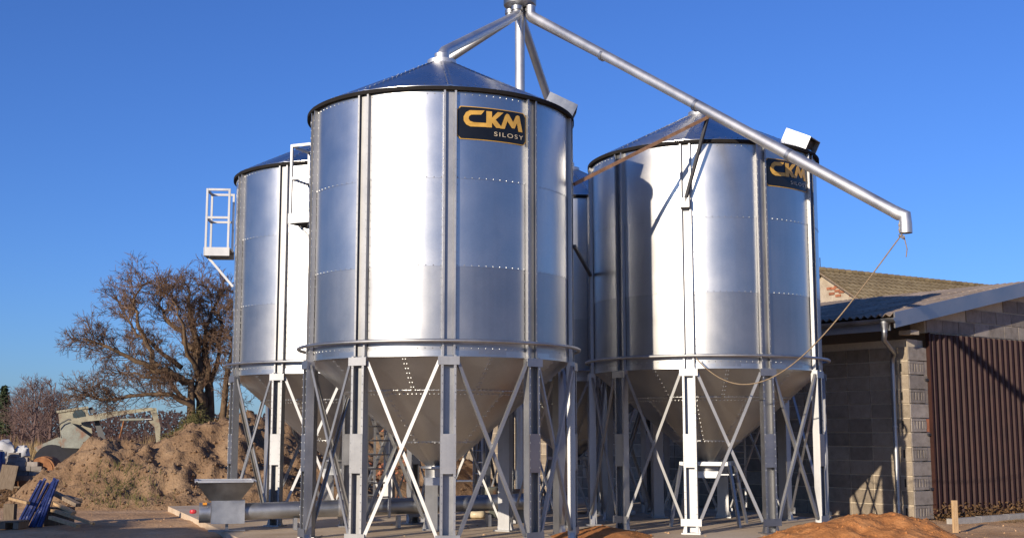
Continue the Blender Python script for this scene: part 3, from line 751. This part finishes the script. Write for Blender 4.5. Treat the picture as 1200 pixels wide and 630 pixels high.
# ------------------------------------------------------------------ heaps
def heap(name, label, cat, peaks, slope, box, res, mat, amp=.10, nsc=1.2, seed=0, base=-.14, lumps=0, lmat=None, round_=.25, lsz=(.02,.09)):
    x0, x1, y0, y1 = box; nx = int((x1-x0)/res)+1; ny = int((y1-y0)/res)+1
    cx, cy = (x0+x1)/2, (y0+y1)/2
    def hz(x, y):
        v = 0.0; k = 5.0
        acc = 0.0
        for px, py, ph, sx in peaks:
            d = math.sqrt(((x-px)/sx)**2+(y-py)**2+round_**2)-round_
            acc += math.exp(k*(ph-slope*d))
        v = math.log(acc)/k if acc > 1e-9 else -1
        v = max(v, -.6)
        n = fbm(x*nsc+seed, y*nsc, seed*.7, 5)*amp+abs(fbm(x*nsc*.4, y*nsc*.4+seed, 2, 3))*amp*1.4-amp*.3
        n += fbm(x*5+seed, y*5, 1, 4)*amp*.42
        return v+n*min(1, max(.15, (v+.3)*1.3))
    H = [[hz(x0+i*res, y0+j*res) for i in range(nx)] for j in range(ny)]
    b = MB(); idx = {}
    for j in range(ny-1):
        for i in range(nx-1):
            if max(H[j][i], H[j][i+1], H[j+1][i], H[j+1][i+1]) < base: continue
            q = []
            for jj, ii in ((j,i),(j,i+1),(j+1,i+1),(j+1,i)):
                if (jj,ii) not in idx:
                    idx[(jj,ii)] = len(b.v); b.v.append((x0+ii*res-cx, y0+jj*res-cy, max(H[jj][ii], base-.15)))
                q.append(idx[(jj,ii)])
            b.f.append(tuple(q))
    t = thing(name, label, cat, (cx, cy, 0))
    put('soil_surface', b.mesh(name, mat, 80), t)
    if lumps:
        q = random.Random(seed+5); spots = []
        while len(spots) < lumps:
            x, y = q.uniform(x0, x1), q.uniform(y0, y1); z = hz(x, y)
            if z > base+.02: spots.append((x-cx, y-cy, z, lsz[0]+(lsz[1]-lsz[0])*q.random()**4))
        o = scatter_lumps('clods', spots, lmat or mat, t, seed); o['kind'] = 'stuff'
    return t, hz
P = lambda px, Y: (px-600)/F_PX*Y*1.0
hp, hzf = heap('dirt_heap', 'large brown heap of dug earth behind the timber at the left', 'dirt heap',
    [(P(132,32),32,1.62,1.0),(P(165,31.5),31.5,1.15,1.3),(P(205,32),32.2,1.45,1.2),(P(250,33),33,2.05,1.2),(P(300,34.5),34.5,2.2,1.3)], .80, (-14.5,-3.5,27,39), .075, M['heap'], .26, 1.5, 3, lumps=5200, lsz=(.010,.085))
hp2, hzf2 = heap('rubble_heap', 'reddish earth and rubble bank seen between the silo legs', 'rubble heap',
    [(P(340,37),37,2.3,1.6),(P(400,38),38,2.2,1.6),(P(455,38),38,1.9,1.3),(P(500,40),40,.9,1.2)], .75, (-10.5,-.5,32,44), .13, M['heap'], .26, .9, 11, lumps=700, lsz=(.03,.14))
q = random.Random(4); spots = []
for _ in range(420):
    px = q.uniform(285, 480); Y = q.uniform(33.5, 38); x = P(px, Y)
    spots.append((x+5.5, Y-38, hzf2(x, Y)+.02, .04+.09*q.random()**2))
o = scatter_lumps('brick_rubble', spots, M['brick'], hp2, 8); o['kind'] = 'stuff'
hs, hzs = heap('sand_heap', 'low heap of orange sand in front of the right-hand silo', 'sand heap',
    [(P(965,19.3),19.3,.26,1.1),(P(1052,19.1),19.1,.34,.8),(P(1005,18.6),18.6,.28,1.3)], .50, (3.2,8.2,16.6,21.6), .045, M['sand'], .12, 1.5, 21, lumps=900, lsz=(.006,.035), round_=.5)
hs2, _ = heap('sand_drift', 'thin drift of orange sand between the two front silos', 'sand drift',
    [(P(692,20.6),20.6,.03,.8),(P(712,20.6),20.4,.02,.8)], .22, (.2,3.4,19.6,22.6), .06, M['sand'], .05, 2, 31, base=-.02, lumps=200, lsz=(.005,.02), round_=.3)
hs3, _ = heap('sand_drift', 'orange sand piled at the foot of the intake funnel', 'sand drift',
    [(P(262,20.2),20.2,.0,1.3)], .22, (-7.2,-3.0,19.2,22.0), .06, M['sand'], .05, 2, 41, base=-.13, lumps=250, lsz=(.005,.022), round_=.3)

# ------------------------------------------------------------------ trees
def grow(b, p, d, L_, r, depth, q, droop=0.0, nseg=4, kids=(5,7), twig=.006, bend=.22, ratio=.62):
    pts = [Vector(p)]; d = Vector(d).normalized(); rs = [r]
    for k in range(nseg):
        d = (d+Vector((q.gauss(0,bend), q.gauss(0,bend), q.gauss(0,bend)+(.10-droop)))).normalized()
        pts.append(pts[-1]+d*(L_/nseg)); rs.append(max(twig*.6, r*(1-.8*(k+1)/nseg)))
    b.tube(pts, rs, 5 if r > .03 else 3, False)
    if depth <= 0: return
    for _ in range(q.randint(*kids)):
        t = q.uniform(.22, 1.0)*nseg; i = min(int(t), nseg-1); pp_ = pts[i].lerp(pts[i+1], t-i)
        dd = (pts[i+1]-pts[i]).normalized(); ax = Vector((q.gauss(0,1), q.gauss(0,1), q.gauss(0,1)))
        ax = (ax-dd*ax.dot(dd)).normalized()
        nd = dd*q.uniform(.5,1.0)+ax*q.uniform(.45,.95)
        grow(b, pp_, nd, L_*ratio*q.uniform(.6,1.15), max(twig, rs[i]*.5), depth-1, q, droop, max(3, nseg-1), kids, twig, bend, ratio)
TY = 41.0
def tp(x, y, dy): return at(80+x/3.315, 310+y/3.315, TY+dy)
limbs = [([(528,640),(518,520),(505,430),(488,300),(470,180),(463,80)], .24, [0,0,.2,.3,.2,0]),
    ([(520,600),(470,460),(420,430),(330,395),(230,350),(130,310),(45,285)], .17, [0,-.2,-.4,-.7,-1,-1.2,-1.3]),
    ([(350,395),(300,300),(272,220),(265,120),(290,55)], .10, [-.6,-.5,-.3,0,.2]),
    ([(485,330),(400,240),(352,150),(378,75)], .10, [.2,.7,1.0,1.3]),
    ([(565,640),(545,480),(535,350),(530,290),(562,180),(605,95)], .18, [.3,.4,.6,.8,1.2,1.6]),
    ([(515,600),(470,535),(400,505),(250,510),(120,525),(60,495)], .12, [-.2,-.6,-1,-1.3,-1.5,-1.6]),
    ([(440,400),(330,320),(245,240),(188,125)], .09, [.2,.8,1.3,1.6]),
    ([(580,600),(610,450),(640,320),(655,180)], .14, [.2,-.5,-1,-1.3]),
    ([(575,610),(650,470),(740,380),(800,300)], .12, [.5,.3,.1,0]),
    ([(540,500),(600,330),(590,200),(520,70)], .10, [.4,1,1.5,2]),
    ([(505,430),(455,300),(430,190),(400,110)], .09, [.2,-.6,-1.1,-1.5]),
    ([(480,540),(380,450),(260,430),(170,420)], .08, [.6,1.2,1.8,2.2])]
tb0 = tp(530, 640, 0); tb0.z = -.15
tree = thing('bare_tree', 'wide leafless tree with tangled brown twigs behind the dirt heap', 'tree', tuple(tb0))
q = random.Random(12); bt, btw = MB(), MB()
for pl_, r0, dys in limbs:
    P3 = [tp(x, y, dy)-tb0 for (x, y), dy in zip(pl_, dys)]
    if pl_[0][1] >= 600: P3[0].z = -.2
    # densify with a little wander
    Q = []
    for i in range(len(P3)-1):
        for k in range(3):
            p = P3[i].lerp(P3[i+1], k/3)
            if i+k: p = p+Vector((q.gauss(0,.05), q.gauss(0,.08), q.gauss(0,.05)))
            Q.append(p)
    Q.append(P3[-1]); n = len(Q)
    bt.tube(Q, [max(.015, r0*(1-.88*i/(n-1))) for i in range(n)], 8, False)
    Lt = sum((Q[i+1]-Q[i]).length for i in range(n-1))
    for k in range(int(Lt*10)):
        t = q.uniform(.16, 1)**.8*(n-1); i = min(int(t), n-2); p = Q[i].lerp(Q[i+1], t-i); dd = (Q[i+1]-Q[i]).normalized()
        ax = Vector((q.gauss(0,1), q.gauss(0,1), q.gauss(.25,1))); ax = (ax-dd*ax.dot(dd)).normalized()
        grow(btw, p, dd*.6+ax*q.uniform(.5,1), q.uniform(.45,.95), .018, 2, q, .05, 4, (5,7), .008, .2, .55)
put('trunk', bt.mesh('trunk', M['bark'], 80), tree); put('crown', btw.mesh('crown', M['twig']), tree)

def bare_mesh(seed, H, name):
    q = random.Random(seed); b = MB()
    grow(b, (0,0,-.2), (q.gauss(0,.05),q.gauss(0,.05),1), H*.9, H*.022, 0, q, 0, 6, (1,1), .02, .05)
    for k in range(30):
        z = H*q.uniform(.16,.85); a = q.uniform(0,6.28)
        grow(b, (0,0,z), (math.cos(a),math.sin(a),q.uniform(.5,1.6)), (H*.42)*(1.1-z/H), H*.006, 2, q, 0, 4, (4,6), .013, .16, .58)
    return b.mesh(name, M['fartwig'])
ftm = [bare_mesh(s, 7.5, 'far_tree') for s in (1,2,3,4)]
far_px = [(24,118,.92,'first leafless tree right of the dark pine on the far field edge'),(36,112,1.0,'second leafless tree from the dark pine on the far field edge'),(47,122,.98,'middle leafless tree in the far row at the left'),
          (57,116,1.02,'fourth leafless tree from the pine in the far row'),(68,124,.88,'last leafless tree of the far row before the digger cab'),(15,130,.80,'short leafless tree right beside the dark pine')]
for i, (px, Y, s, lb) in enumerate(far_px):
    p = at(px, 520, Y); o = put('far_tree', ftm[i % 4], None, (p.x, Y, -.2), i*1.3); o.scale = (s*1.15, s*1.15, s)
    tag(o, lb, 'tree', 'leafless trees on the far field edge')
def pine_mesh():
    q = random.Random(5); tr = MB().tube([(0,0,-.2),(.05,0,3),(0,.05,6.4)], [.16,.11,.03], 7); b = MB()
    for k in range(2400):
        z = q.uniform(.2,1)**.8*6.6; rr = 1.7*(1.08-z/6.6)**.7*q.uniform(.2,1); a = q.uniform(0,6.28)
        x, y = rr*math.cos(a), rr*math.sin(a); s = q.uniform(.08,.2)
        v = [Vector((q.gauss(0,s), q.gauss(0,s), q.gauss(0,s*.6))) for _ in range(3)]
        b.add([Vector((x,y,z))+u for u in v], [(0,1,2)])
    return tr.mesh('pine_trunk', M['bark'], 80), b.mesh('pine_crown', M['needle'])
pt_, pc_ = pine_mesh()
for px, Y, s, lb in ((2,122,.98,'dark evergreen pine at the far left edge'),):
    p = at(px, 520, Y); o = thing('pine_tree', lb, 'tree', (p.x, Y, -.1)); o.scale = (s*.8,s*.8,s); put('trunk', pt_, o); put('crown', pc_, o)
# far wood as one mass, dry reeds in front of it
q = random.Random(9); b = MB()
for k in range(26000):
    Y = q.uniform(225, 260); x = q.uniform(-.50, .08)*Y; hgt = 5.6+1.3*fbm(x*.03,1)+1.0*fbm(x*.14,5)
    z = q.random()**1.5*hgt; s = q.uniform(.14,.45)
    b.add([(x-s*.5,Y,z),(x+s*.5,Y+.3,z+q.uniform(-.1,.2)),(x+q.gauss(0,.15),Y,z+s*1.5)], [(0,1,2)])
tag(put('far_wood', b.mesh('far_wood', M['fartwig'])), 'hazy brown line of far woodland on the horizon', 'woodland', kind='stuff')
b = MB()
for k in range(15000):
    Y = q.uniform(62, 112); x = q.uniform(-.47, -.05)*Y
    hgt = q.uniform(.5, 1.0)*(1.0+.9*max(0, fbm(x*.12, Y*.12)))*(1.35 if Y > 92 else .8); a = q.uniform(0,3.14); ww = q.uniform(.02,.07)
    lx, ly = q.gauss(0,.16), q.gauss(0,.12); zb = gz(x, Y)-.05
    b.add([(x-ww*math.cos(a),Y-ww*math.sin(a),zb),(x+ww*math.cos(a),Y+ww*math.sin(a),zb),(x+lx,Y+ly,zb+hgt)], [(0,1,2)])
tag(put('dry_reeds', b.mesh('dry_reeds', M['drygrass'])), 'tall dry tan grass and reeds in the field', 'grass', kind='stuff')
# green brushwood on top of the heap
b = MB()
for k in range(4200):
    px = q.gauss(222, 16); Y = q.gauss(34.6, .7); x = P(px, Y)
    zt_ = 2.35*math.exp(-((px-226)/26)**2)*math.exp(-((Y-34.8)/1.3)**2); z0_ = max(hzf(x, Y), 0)
    z = z0_+q.random()*max(.12, min(.9, zt_-.9)); s = q.uniform(.06,.24)
    dv = Vector((q.gauss(0,1), q.gauss(0,1), q.gauss(.2,.6))).normalized()*s; nv = Vector((q.gauss(0,1),q.gauss(0,1),q.gauss(0,1))).normalized()*.016
    p = Vector((x, Y, z)); b.add([p-nv, p+nv, p+dv], [(0,1,2)])
tag(put('brushwood', b.mesh('brushwood', M['brush'])), 'olive green cut brushwood piled on the dirt heap below the tree', 'brushwood', kind='stuff')
# dead weeds at the door foot
b = MB()
for k in range(2600):
    u = q.uniform(.4, 7.5); v = -abs(q.gauss(0,.30))-.05; p = c0+G*u+S*v; p.z = gz(p.x, p.y)+q.random()**2*.38*math.exp(v*1.2)
    s = q.uniform(.02,.07); dv = Vector((q.gauss(0,1),q.gauss(0,1),q.gauss(.1,.8))).normalized()*s; nv = Vector((q.gauss(0,1),q.gauss(0,1),q.gauss(0,1))).normalized()*s*.45
    b.add([p-nv, p+nv, p+dv+nv*.5, p+dv-nv*.4], [(0,1,2,3)])
tag(put('dead_weeds', b.mesh('dead_weeds', M['leaf'])), 'tangle of dead weeds and leaves along the door foot', 'weeds', kind='stuff')
b = MB()
for k in range(1800):
    u = q.uniform(1.0, 8.0); v = -1.25-abs(q.gauss(0,.30)); p = c0+G*u+S*v; p.z = gz(p.x, p.y)
    b.add([p, p+Vector((.012,.006,0)), p+Vector((q.gauss(0,.09),q.gauss(0,.09),q.uniform(.01,.07)))], [(0,1,2)])
tag(put('straw', b.mesh('straw', M['drygrass'])), 'flattened dry straw on the ground beyond the kerb', 'grass', kind='stuff')
b = MB()
for k in range(500):
    px = q.gauss(150, 22); Y = q.uniform(29.3, 30.8); x = P(px, Y); z = hzf(x, Y)
    if z < -.1: continue
    p = Vector((x, Y, z)); b.add([p, p+Vector((.02,0,0)), p+Vector((q.gauss(0,.08),q.gauss(0,.06),q.uniform(.05,.2)))], [(0,1,2)])
tag(put('heap_weeds', b.mesh('heap_weeds', M['brush'])), 'sparse weeds growing on the face of the dirt heap', 'weeds', kind='stuff')

# ------------------------------------------------------------------ old loader behind the heap
MY = 46.0
mo = at(100, 560, MY); mo.z = -.1
mach = thing('digger', 'old rusty beige digger with cab and bent boom behind the dirt heap', 'digger', tuple(mo))
def mp_(px, py, dy=0): return at(px, py, MY+dy)-mo
def quadslab(pts, d0, d1, name, mat, parent=mach):
    b = MB(); n = len(pts); A = [mp_(x, y, d0) for x, y in pts]; B = [mp_(x, y, d1) for x, y in pts]
    b.add(A+B, [(i,(i+1)%n,n+(i+1)%n,n+i) for i in range(n)]+[tuple(range(n-1,-1,-1)), tuple(range(n,2*n))]); return put(name, b.mesh(name, mat), parent)
cab = quadslab([(68,482),(102,477),(108,506),(104,522),(72,522),(70,500)], 0, 1.3, 'cab', M['machine'])
quadslab([(66,481),(103,475.5),(104,478),(66.5,483.5)], -.06, 1.38, 'cab_roof', M['machine'], cab)
quadslab([(85,485),(89,479),(94,478.5),(99,483),(100,487.5),(92,490),(86,489)], -.03, .05, 'cab_window', M['glass'], cab)
quadslab([(103,478),(108,476),(112,481),(110,484),(106,484)], .1, .5, 'work_lamp', M['darkpaint'], cab)
quadslab([(71,502),(76,493),(82,494),(118,520),(118,526),(72,524)], -.35, -.25, 'side_plate', M['machine2'])
quadslab([(110,492),(115,490),(124,514),(117,519)], -.15, .45, 'ram_arm', M['darkpaint'])
quadslab([(40,524),(72,510),(88,520),(88,530),(44,530)], .5, 2.0, 'chassis', M['machine2'])
boom = quadslab([(83,491),(128,482),(131,488),(116,492),(86,495)], -.62, -.36, 'boom', M['machine'])
quadslab([(128,482.2),(178,477),(181,480),(150,484.5),(131,487.8)], -.64, -.34, 'boom_tip', M['machine'], boom)
stick = quadslab([(175,478),(183,477.5),(188,500),(187.5,523),(183.5,523),(181,500),(174,493),(180,492)], -.60, -.40, 'stick', M['machine'])
put('hydraulic_ram', MB().tube([mp_(141,491.5,-.5), mp_(169,491,-.5)], .05, 10).mesh('hydraulic_ram', M['machine2'], 60), boom)
put('hydraulic_rod', MB().tube([mp_(169,491,-.5), mp_(178,490.5,-.5)], .025, 8).mesh('hydraulic_rod', M['leg'], 60), boom)
put('link_rod', MB().tube([mp_(145.5,491.5,-.5), mp_(140,513,-.5)], .03, 8).mesh('link_rod', M['rust'], 60), boom)
hz_ = [mp_(70,512,-.4), mp_(65,503,-.5), mp_(71,496,-.5), mp_(80,491,-.55), mp_(92,493,-.6)]
put('hydraulic_hose', MB().tube(hz_, .025, 6).mesh('hydraulic_hose', M['darkpaint'], 80), boom)
for px, dy in ((60,.7),(86,.7)): put('wheel', MB().tube([mp_(px,540,.3), mp_(px,540,.75)], .62, 24).mesh('wheel', M['darkpaint'], 50), mach)

# ------------------------------------------------------------------ clutter at the left
def lump(name, c, d, mat, label, cat, seed=0, amp=.18):
    b = MB(); n, m = 14, 9; vs = []
    for i in range(m):
        th = math.pi*i/(m-1)
        for k in range(n):
            ph = 2*math.pi*k/n; v = Vector((math.sin(th)*math.cos(ph), math.sin(th)*math.sin(ph), math.cos(th)))
            s = 1+amp*fbm(v.x*2+seed, v.y*2, v.z*2); e = .72
            w_ = Vector([math.copysign(abs(t)**e, t) for t in v])*s
            vs.append((w_.x*d[0]/2, w_.y*d[1]/2, max(0, d[2]/2+w_.z*d[2]/2)))
    b.add(vs, [(i*n+k, i*n+(k+1)%n, (i+1)*n+(k+1)%n, (i+1)*n+k) for i in range(m-1) for k in range(n)])
    return tag(put(name, b.mesh(name, mat, 80), None, c), label, cat)
KY = 40.0
sk = F_PX/KY
pallet_base = at(40, 556, KY); gz0 = -.1
def pallet(c, wd, dp_, label, mat, stacked=1):
    t = thing('pallet', label, 'pallet', c)
    for k in range(5): put('deck_board', MB().box((0,-dp_/2+dp_*(k+.5)/5,.13),(wd,dp_/5-.03,.025)).mesh('deck_board', mat), t)
    for s in (-1,0,1): put('runner', MB().box((s*(wd/2-.06),0,.058),(.10,dp_,.114)).mesh('runner', mat), t)
    return t
x0 = P(38, KY)
pallet((x0, KY+.1, gz0), 1.45, .9, 'reddish wooden pallet under the stack of blocks', M['rust'])
cbm = MB().box((0,0,.075),(.345,.17,.142)).mesh('concrete_block', M['blockg'])
rowsB = [(0,[-.46,-.09,.28,.62]),(1,[-.40,.0,.36]),(2,[-.52,-.16,.22]),(3,[-.46,-.12]),(4,[-.40])]
names_row = ['bottom','second','third','fourth','top']
posn = ['at its left end','second from its left end','third from its left end','at its right end']
for r, xs_ in rowsB:
    for i, dx in enumerate(xs_):
        o = put('concrete_block', cbm, None, (x0+dx, KY+rnd.uniform(-.04,.04), gz0+.1445+.30+r*.1445), rnd.uniform(-.06,.06))
        lb = 'single grey concrete block on top of the block stack' if r == 4 else 'grey concrete block in the %s row of the stack, %s' % (names_row[r], posn[i] if i < len(xs_)-1 else posn[3])
        tag(o, lb, 'block', 'concrete blocks stacked at the left')
for k in range(2):
    o = tag(put('timber_baulk', MB().box((0,0,.075),(1.45,.25,.148)).mesh('timber_baulk', M['rust']), None, (x0+.02, KY-.22+.5*k, gz0+.1435+.001)), ['front','rear'][k]+' reddish timber under the stack of concrete blocks', 'timber')
    o2 = tag(put('timber_baulk', MB().box((0,0,.075),(1.42,.25,.148)).mesh('timber_baulk', M['oldwood']), None, (x0+.02, KY-.22+.5*k, gz0+.1435+.151)), ['front','rear'][k]+' grey timber directly below the concrete blocks', 'timber')
b = MB().box((0,0,.42),(.50,.03,.84)); lbd = put('leaning_board', b.mesh('leaning_board', M['oldwood']), None, (P(14,KY-1.0), KY-1.0, gz0-.02)); lbd.rotation_euler = (-.24,0.10,.1)
tag(lbd, 'pale grey board leaning against the stack of blocks', 'board')
lump('white_sack', (P(9,KY+1.2),KY+1.2,gz0+.9), (.80,.6,.66), M['bag'], 'big white sack at the far left behind the blocks', 'sack', 1, .55)
lump('white_sack', (P(32,KY+1.3),KY+1.3,gz0+.95), (.46,.4,.42), M['bag'], 'small white sack behind the stack of blocks', 'sack', 5, .6)
tag(put('crate', MB().box((0,0,.45),(1.6,.7,.89)).mesh('crate', M['oldwood']), None, (P(20,KY+1.3),KY+1.3,gz0)), 'dark wooden crate carrying the white sacks', 'crate')
brl = thing('barrel', 'dark blue plastic barrel at the left edge of the picture', 'barrel', (P(2,KY-.7),KY-.7,gz0))
put('body', MB().lathe([(0,0),(.26,0),(.29,.06),(.30,.45),(.31,.48),(.30,.51),(.30,.85),(.29,.95),(.27,1.0),(.27,1.15),(.24,1.22),(0,1.22)], 28).mesh('barrel_body', M['bluebar'], 50), brl)
put('lid', MB().lathe([(0,1.23),(.20,1.23),(.20,1.26),(0,1.26)], 28).mesh('barrel_lid', M['darkpaint'], 50), brl)
for s, nm in ((0,'lower'),(1,'upper')): pass
rd = thing('rusty_drum', 'rusty orange steel drum lying beside the block stack', 'drum', (P(60,KY+.4),KY+.4,gz0+.62+.0))
dm = MB().tube([(0,-.30,0),(0,-.1,0),(0,-.09,0),(0,.1,0),(0,.11,0),(0,.4,0)], [.42,.42,.435,.435,.42,.42], 24)
put('shell', dm.mesh('drum_shell', M['rust'], 40), rd); put('dark_end', MB().tube([(0,-.31,0),(0,-.33,0)], .36, 24).mesh('drum_end', M['rust'], 40), rd)
for k in range(2):
    o = tag(put('timber_baulk', MB().box((0,0,.10),(.7,.22,.199)).mesh('timber_baulk', M['oldwood']), None, (P(60,KY+.4), KY+.25+.35*k, gz0)), ['front','rear'][k]+' timber carrying the rusty drum', 'timber')
ob = thing('signal_board', 'small orange-red board on a post at the left edge', 'board', (P(0,KY+2),KY+2,gz0))
put('post', MB().box((-.08,0,.6),(.06,.06,1.2)).mesh('post', M['oldwood']), ob); put('panel', MB().box((-.08,-.04,1.72),(.30,.03,1.10)).mesh('panel', M['red']), ob)
spots = []
for _ in range(900):
    px = q.uniform(-20, 75); Y = q.uniform(30.5, 39.5); x = P(px, Y); spots.append((x, Y, gz(x,Y)+.02, .03+.09*q.random()**3))
tag(scatter_lumps('rubble', spots, M['leaf'], None, 77), 'dark rubble and litter strewn in front of the block stack', 'rubble', kind='stuff')
for px, Y, tx, sd in ((150,34.2,'red brick rubble lump on the crest of the dirt heap',3),):
    x = P(px, Y); lump('brick_lump', (x,33.0,hzf(x,33.0)-.02), (.34,.28,.26), M['brick'], tx, 'rubble', sd, .5)

# blue posts and loose timber
bp = on_ground(40, 617, -.1)
for k in range(9):
    t = k/8; x = bp.x-.34+.46*t+rnd.uniform(-.02,.02); 
    top = Vector((x+.30-.16*t+rnd.uniform(-.03,.03), bp.y+.42+rnd.uniform(-.04,.05), -.1+.86+rnd.uniform(-.05,.05)))
    base = Vector((x, bp.y+rnd.uniform(-.06,.06), -.11)); dv = (top-base); 
    b = MB().beam((0,0,0), dv, .055, .05, (1,.2,0)); b.beam(dv*.02+Vector((.0,-.035,0)), dv*.98+Vector((0,-.035,0)), .02, .03, (1,.2,0))
    o = put('blue_post', b.mesh('blue_post', M['blue']), None, tuple(base))
    tag(o, '%s scuffed blue metal post of the leaning bundle' % ['leftmost','second from left','third from left','fourth from left','middle','fourth from right','third from right','second from right','rightmost'][k], 'post', 'blue posts in a leaning bundle')
def timber(px0, py0, px1, py1, Y, z0, z1, wd, hd, mat, label):
    a = at(px0, py0, Y); b_ = at(px1, py1, Y-.5); a.z, b_.z = z0, z1
    o = put('timber', MB().beam((0,0,0), b_-a, wd, hd).mesh('timber', M[mat]), None, tuple(a)); return tag(o, label, 'timber')
timber(60,590,92,613,23.6,.10,-.02,.10,.06,'wood','pale sawn timber lowest of the pile, pointing right')
timber(66,594,110,608,23.8,.20,.0,.06,.05,'wood','thin pale stick reaching farthest right from the timber pile')
timber(64,582,87,595,24.2,.34,.18,.10,.05,'wood','yellowish sawn timber in the middle of the pile')
timber(62,592,86,592,24.1,.20,.16,.09,.05,'wood','flat sawn timber under the middle of the pile')
timber(62,574,92,588,24.6,.52,.30,.12,.07,'oldwood','grey weathered timber on top of the pile')
timber(75,577,93,583,24.9,.42,.36,.14,.07,'oldwood','short grey weathered timber at the back of the pile')
timber(12,581,33,588,24.3,.42,.36,.07,.05,'wood','pale stick sticking out left of the blue posts')
o = tag(put('timber_support', MB().box((0,0,.17),(.66,.32,.34)).mesh('timber_support', M['oldwood']), None, (P(74,24.6), 24.6, -.11)), 'dark old timber block under the sawn timbers', 'timber')
o = tag(put('upright_block', MB().box((0,0,.22),(.20,.16,.44)).mesh('upright_block', M['oldwood']), None, (P(22,24.0), 24.0, -.11)), 'upright grey wooden block left of the blue posts', 'block')
pallet((P(20,23.6), 23.6, -.10), .62, .5, 'small broken pallet lying left of the blue posts', M['oldwood'])
# stake by the sand
sk0 = on_ground(1120, 623, -.11)
st_ = MB().box((0,0,.28),(.095,.05,.58)); tag(put('wooden_stake', st_.mesh('wooden_stake', M['wood']), None, tuple(sk0), .3), 'short pale wooden stake driven in by the orange sand', 'stake')
# bits under the silos
def at_slab(px, py): return on_ground(px, py, 0.0)
p = at_slab(560, 607); lump('sand_bag', tuple(p), (.34,.30,.16), M['cream'], 'tan sack lying on the slab near the auger tube', 'sack', 9)
p = at_slab(562+35, 609); tag(put('steel_crate', MB().box((0,0,.30),(.42,.36,.60)).mesh('steel_crate', M['machine2']), None, (p.x-.3,p.y+.9,0), .5), 'grey sheet metal box standing beside the elevator foot', 'box')
p = at_slab(546, 612)
for k in range(3):
    o = tag(put('plank', MB().box((0,0,.02),(1.5,.14,.036)).mesh('plank', M['oldwood']), None, (P(690,27+k*.3), 26.2+k*.22, .004), .15+.1*k), ['nearest','middle','farthest'][k]+' grey plank lying under the rearmost silo', 'plank')
p = at_slab(733, 604); lump('white_bag', (p.x,p.y,0), (.42,.26,.14), M['bag'], 'white rag lying on the slab behind the right silo', 'rag', 14)

# ------------------------------------------------------------------ unseen stand-in building, added left of the camera to cast the foreground shadow
sh = thing('shade_caster', 'unseen boarded stand-in building left of the camera, added to shade the foreground', 'shade_caster', (-21.2, 7.4, -.1), R_(16))
put('wall', MB().box((0,0,1.6),(17.5,6.5,3.2)).mesh('caster_wall', M['shade_caster']), sh)
put('roof', MB().prism([(-3.6,3.2),(3.6,3.2),(3.6,3.3),(0,3.7),(-3.6,3.3)], -9, 9, lambda y,z,x:(x,y,z)).mesh('caster_roof', M['eternit']), sh)
put('shadow_hump', MB().prism([(-.9,0),(.9,0),(.7,.9),(.2,1.3),(-.5,1.1)], -.6, .6, lambda x,z,y:(x,y,z)).move((3.5,1.0,3.45)).mesh('shadow_hump', M['shade_caster']), sh)  # raised part added only to shape the hump in the cast shadow
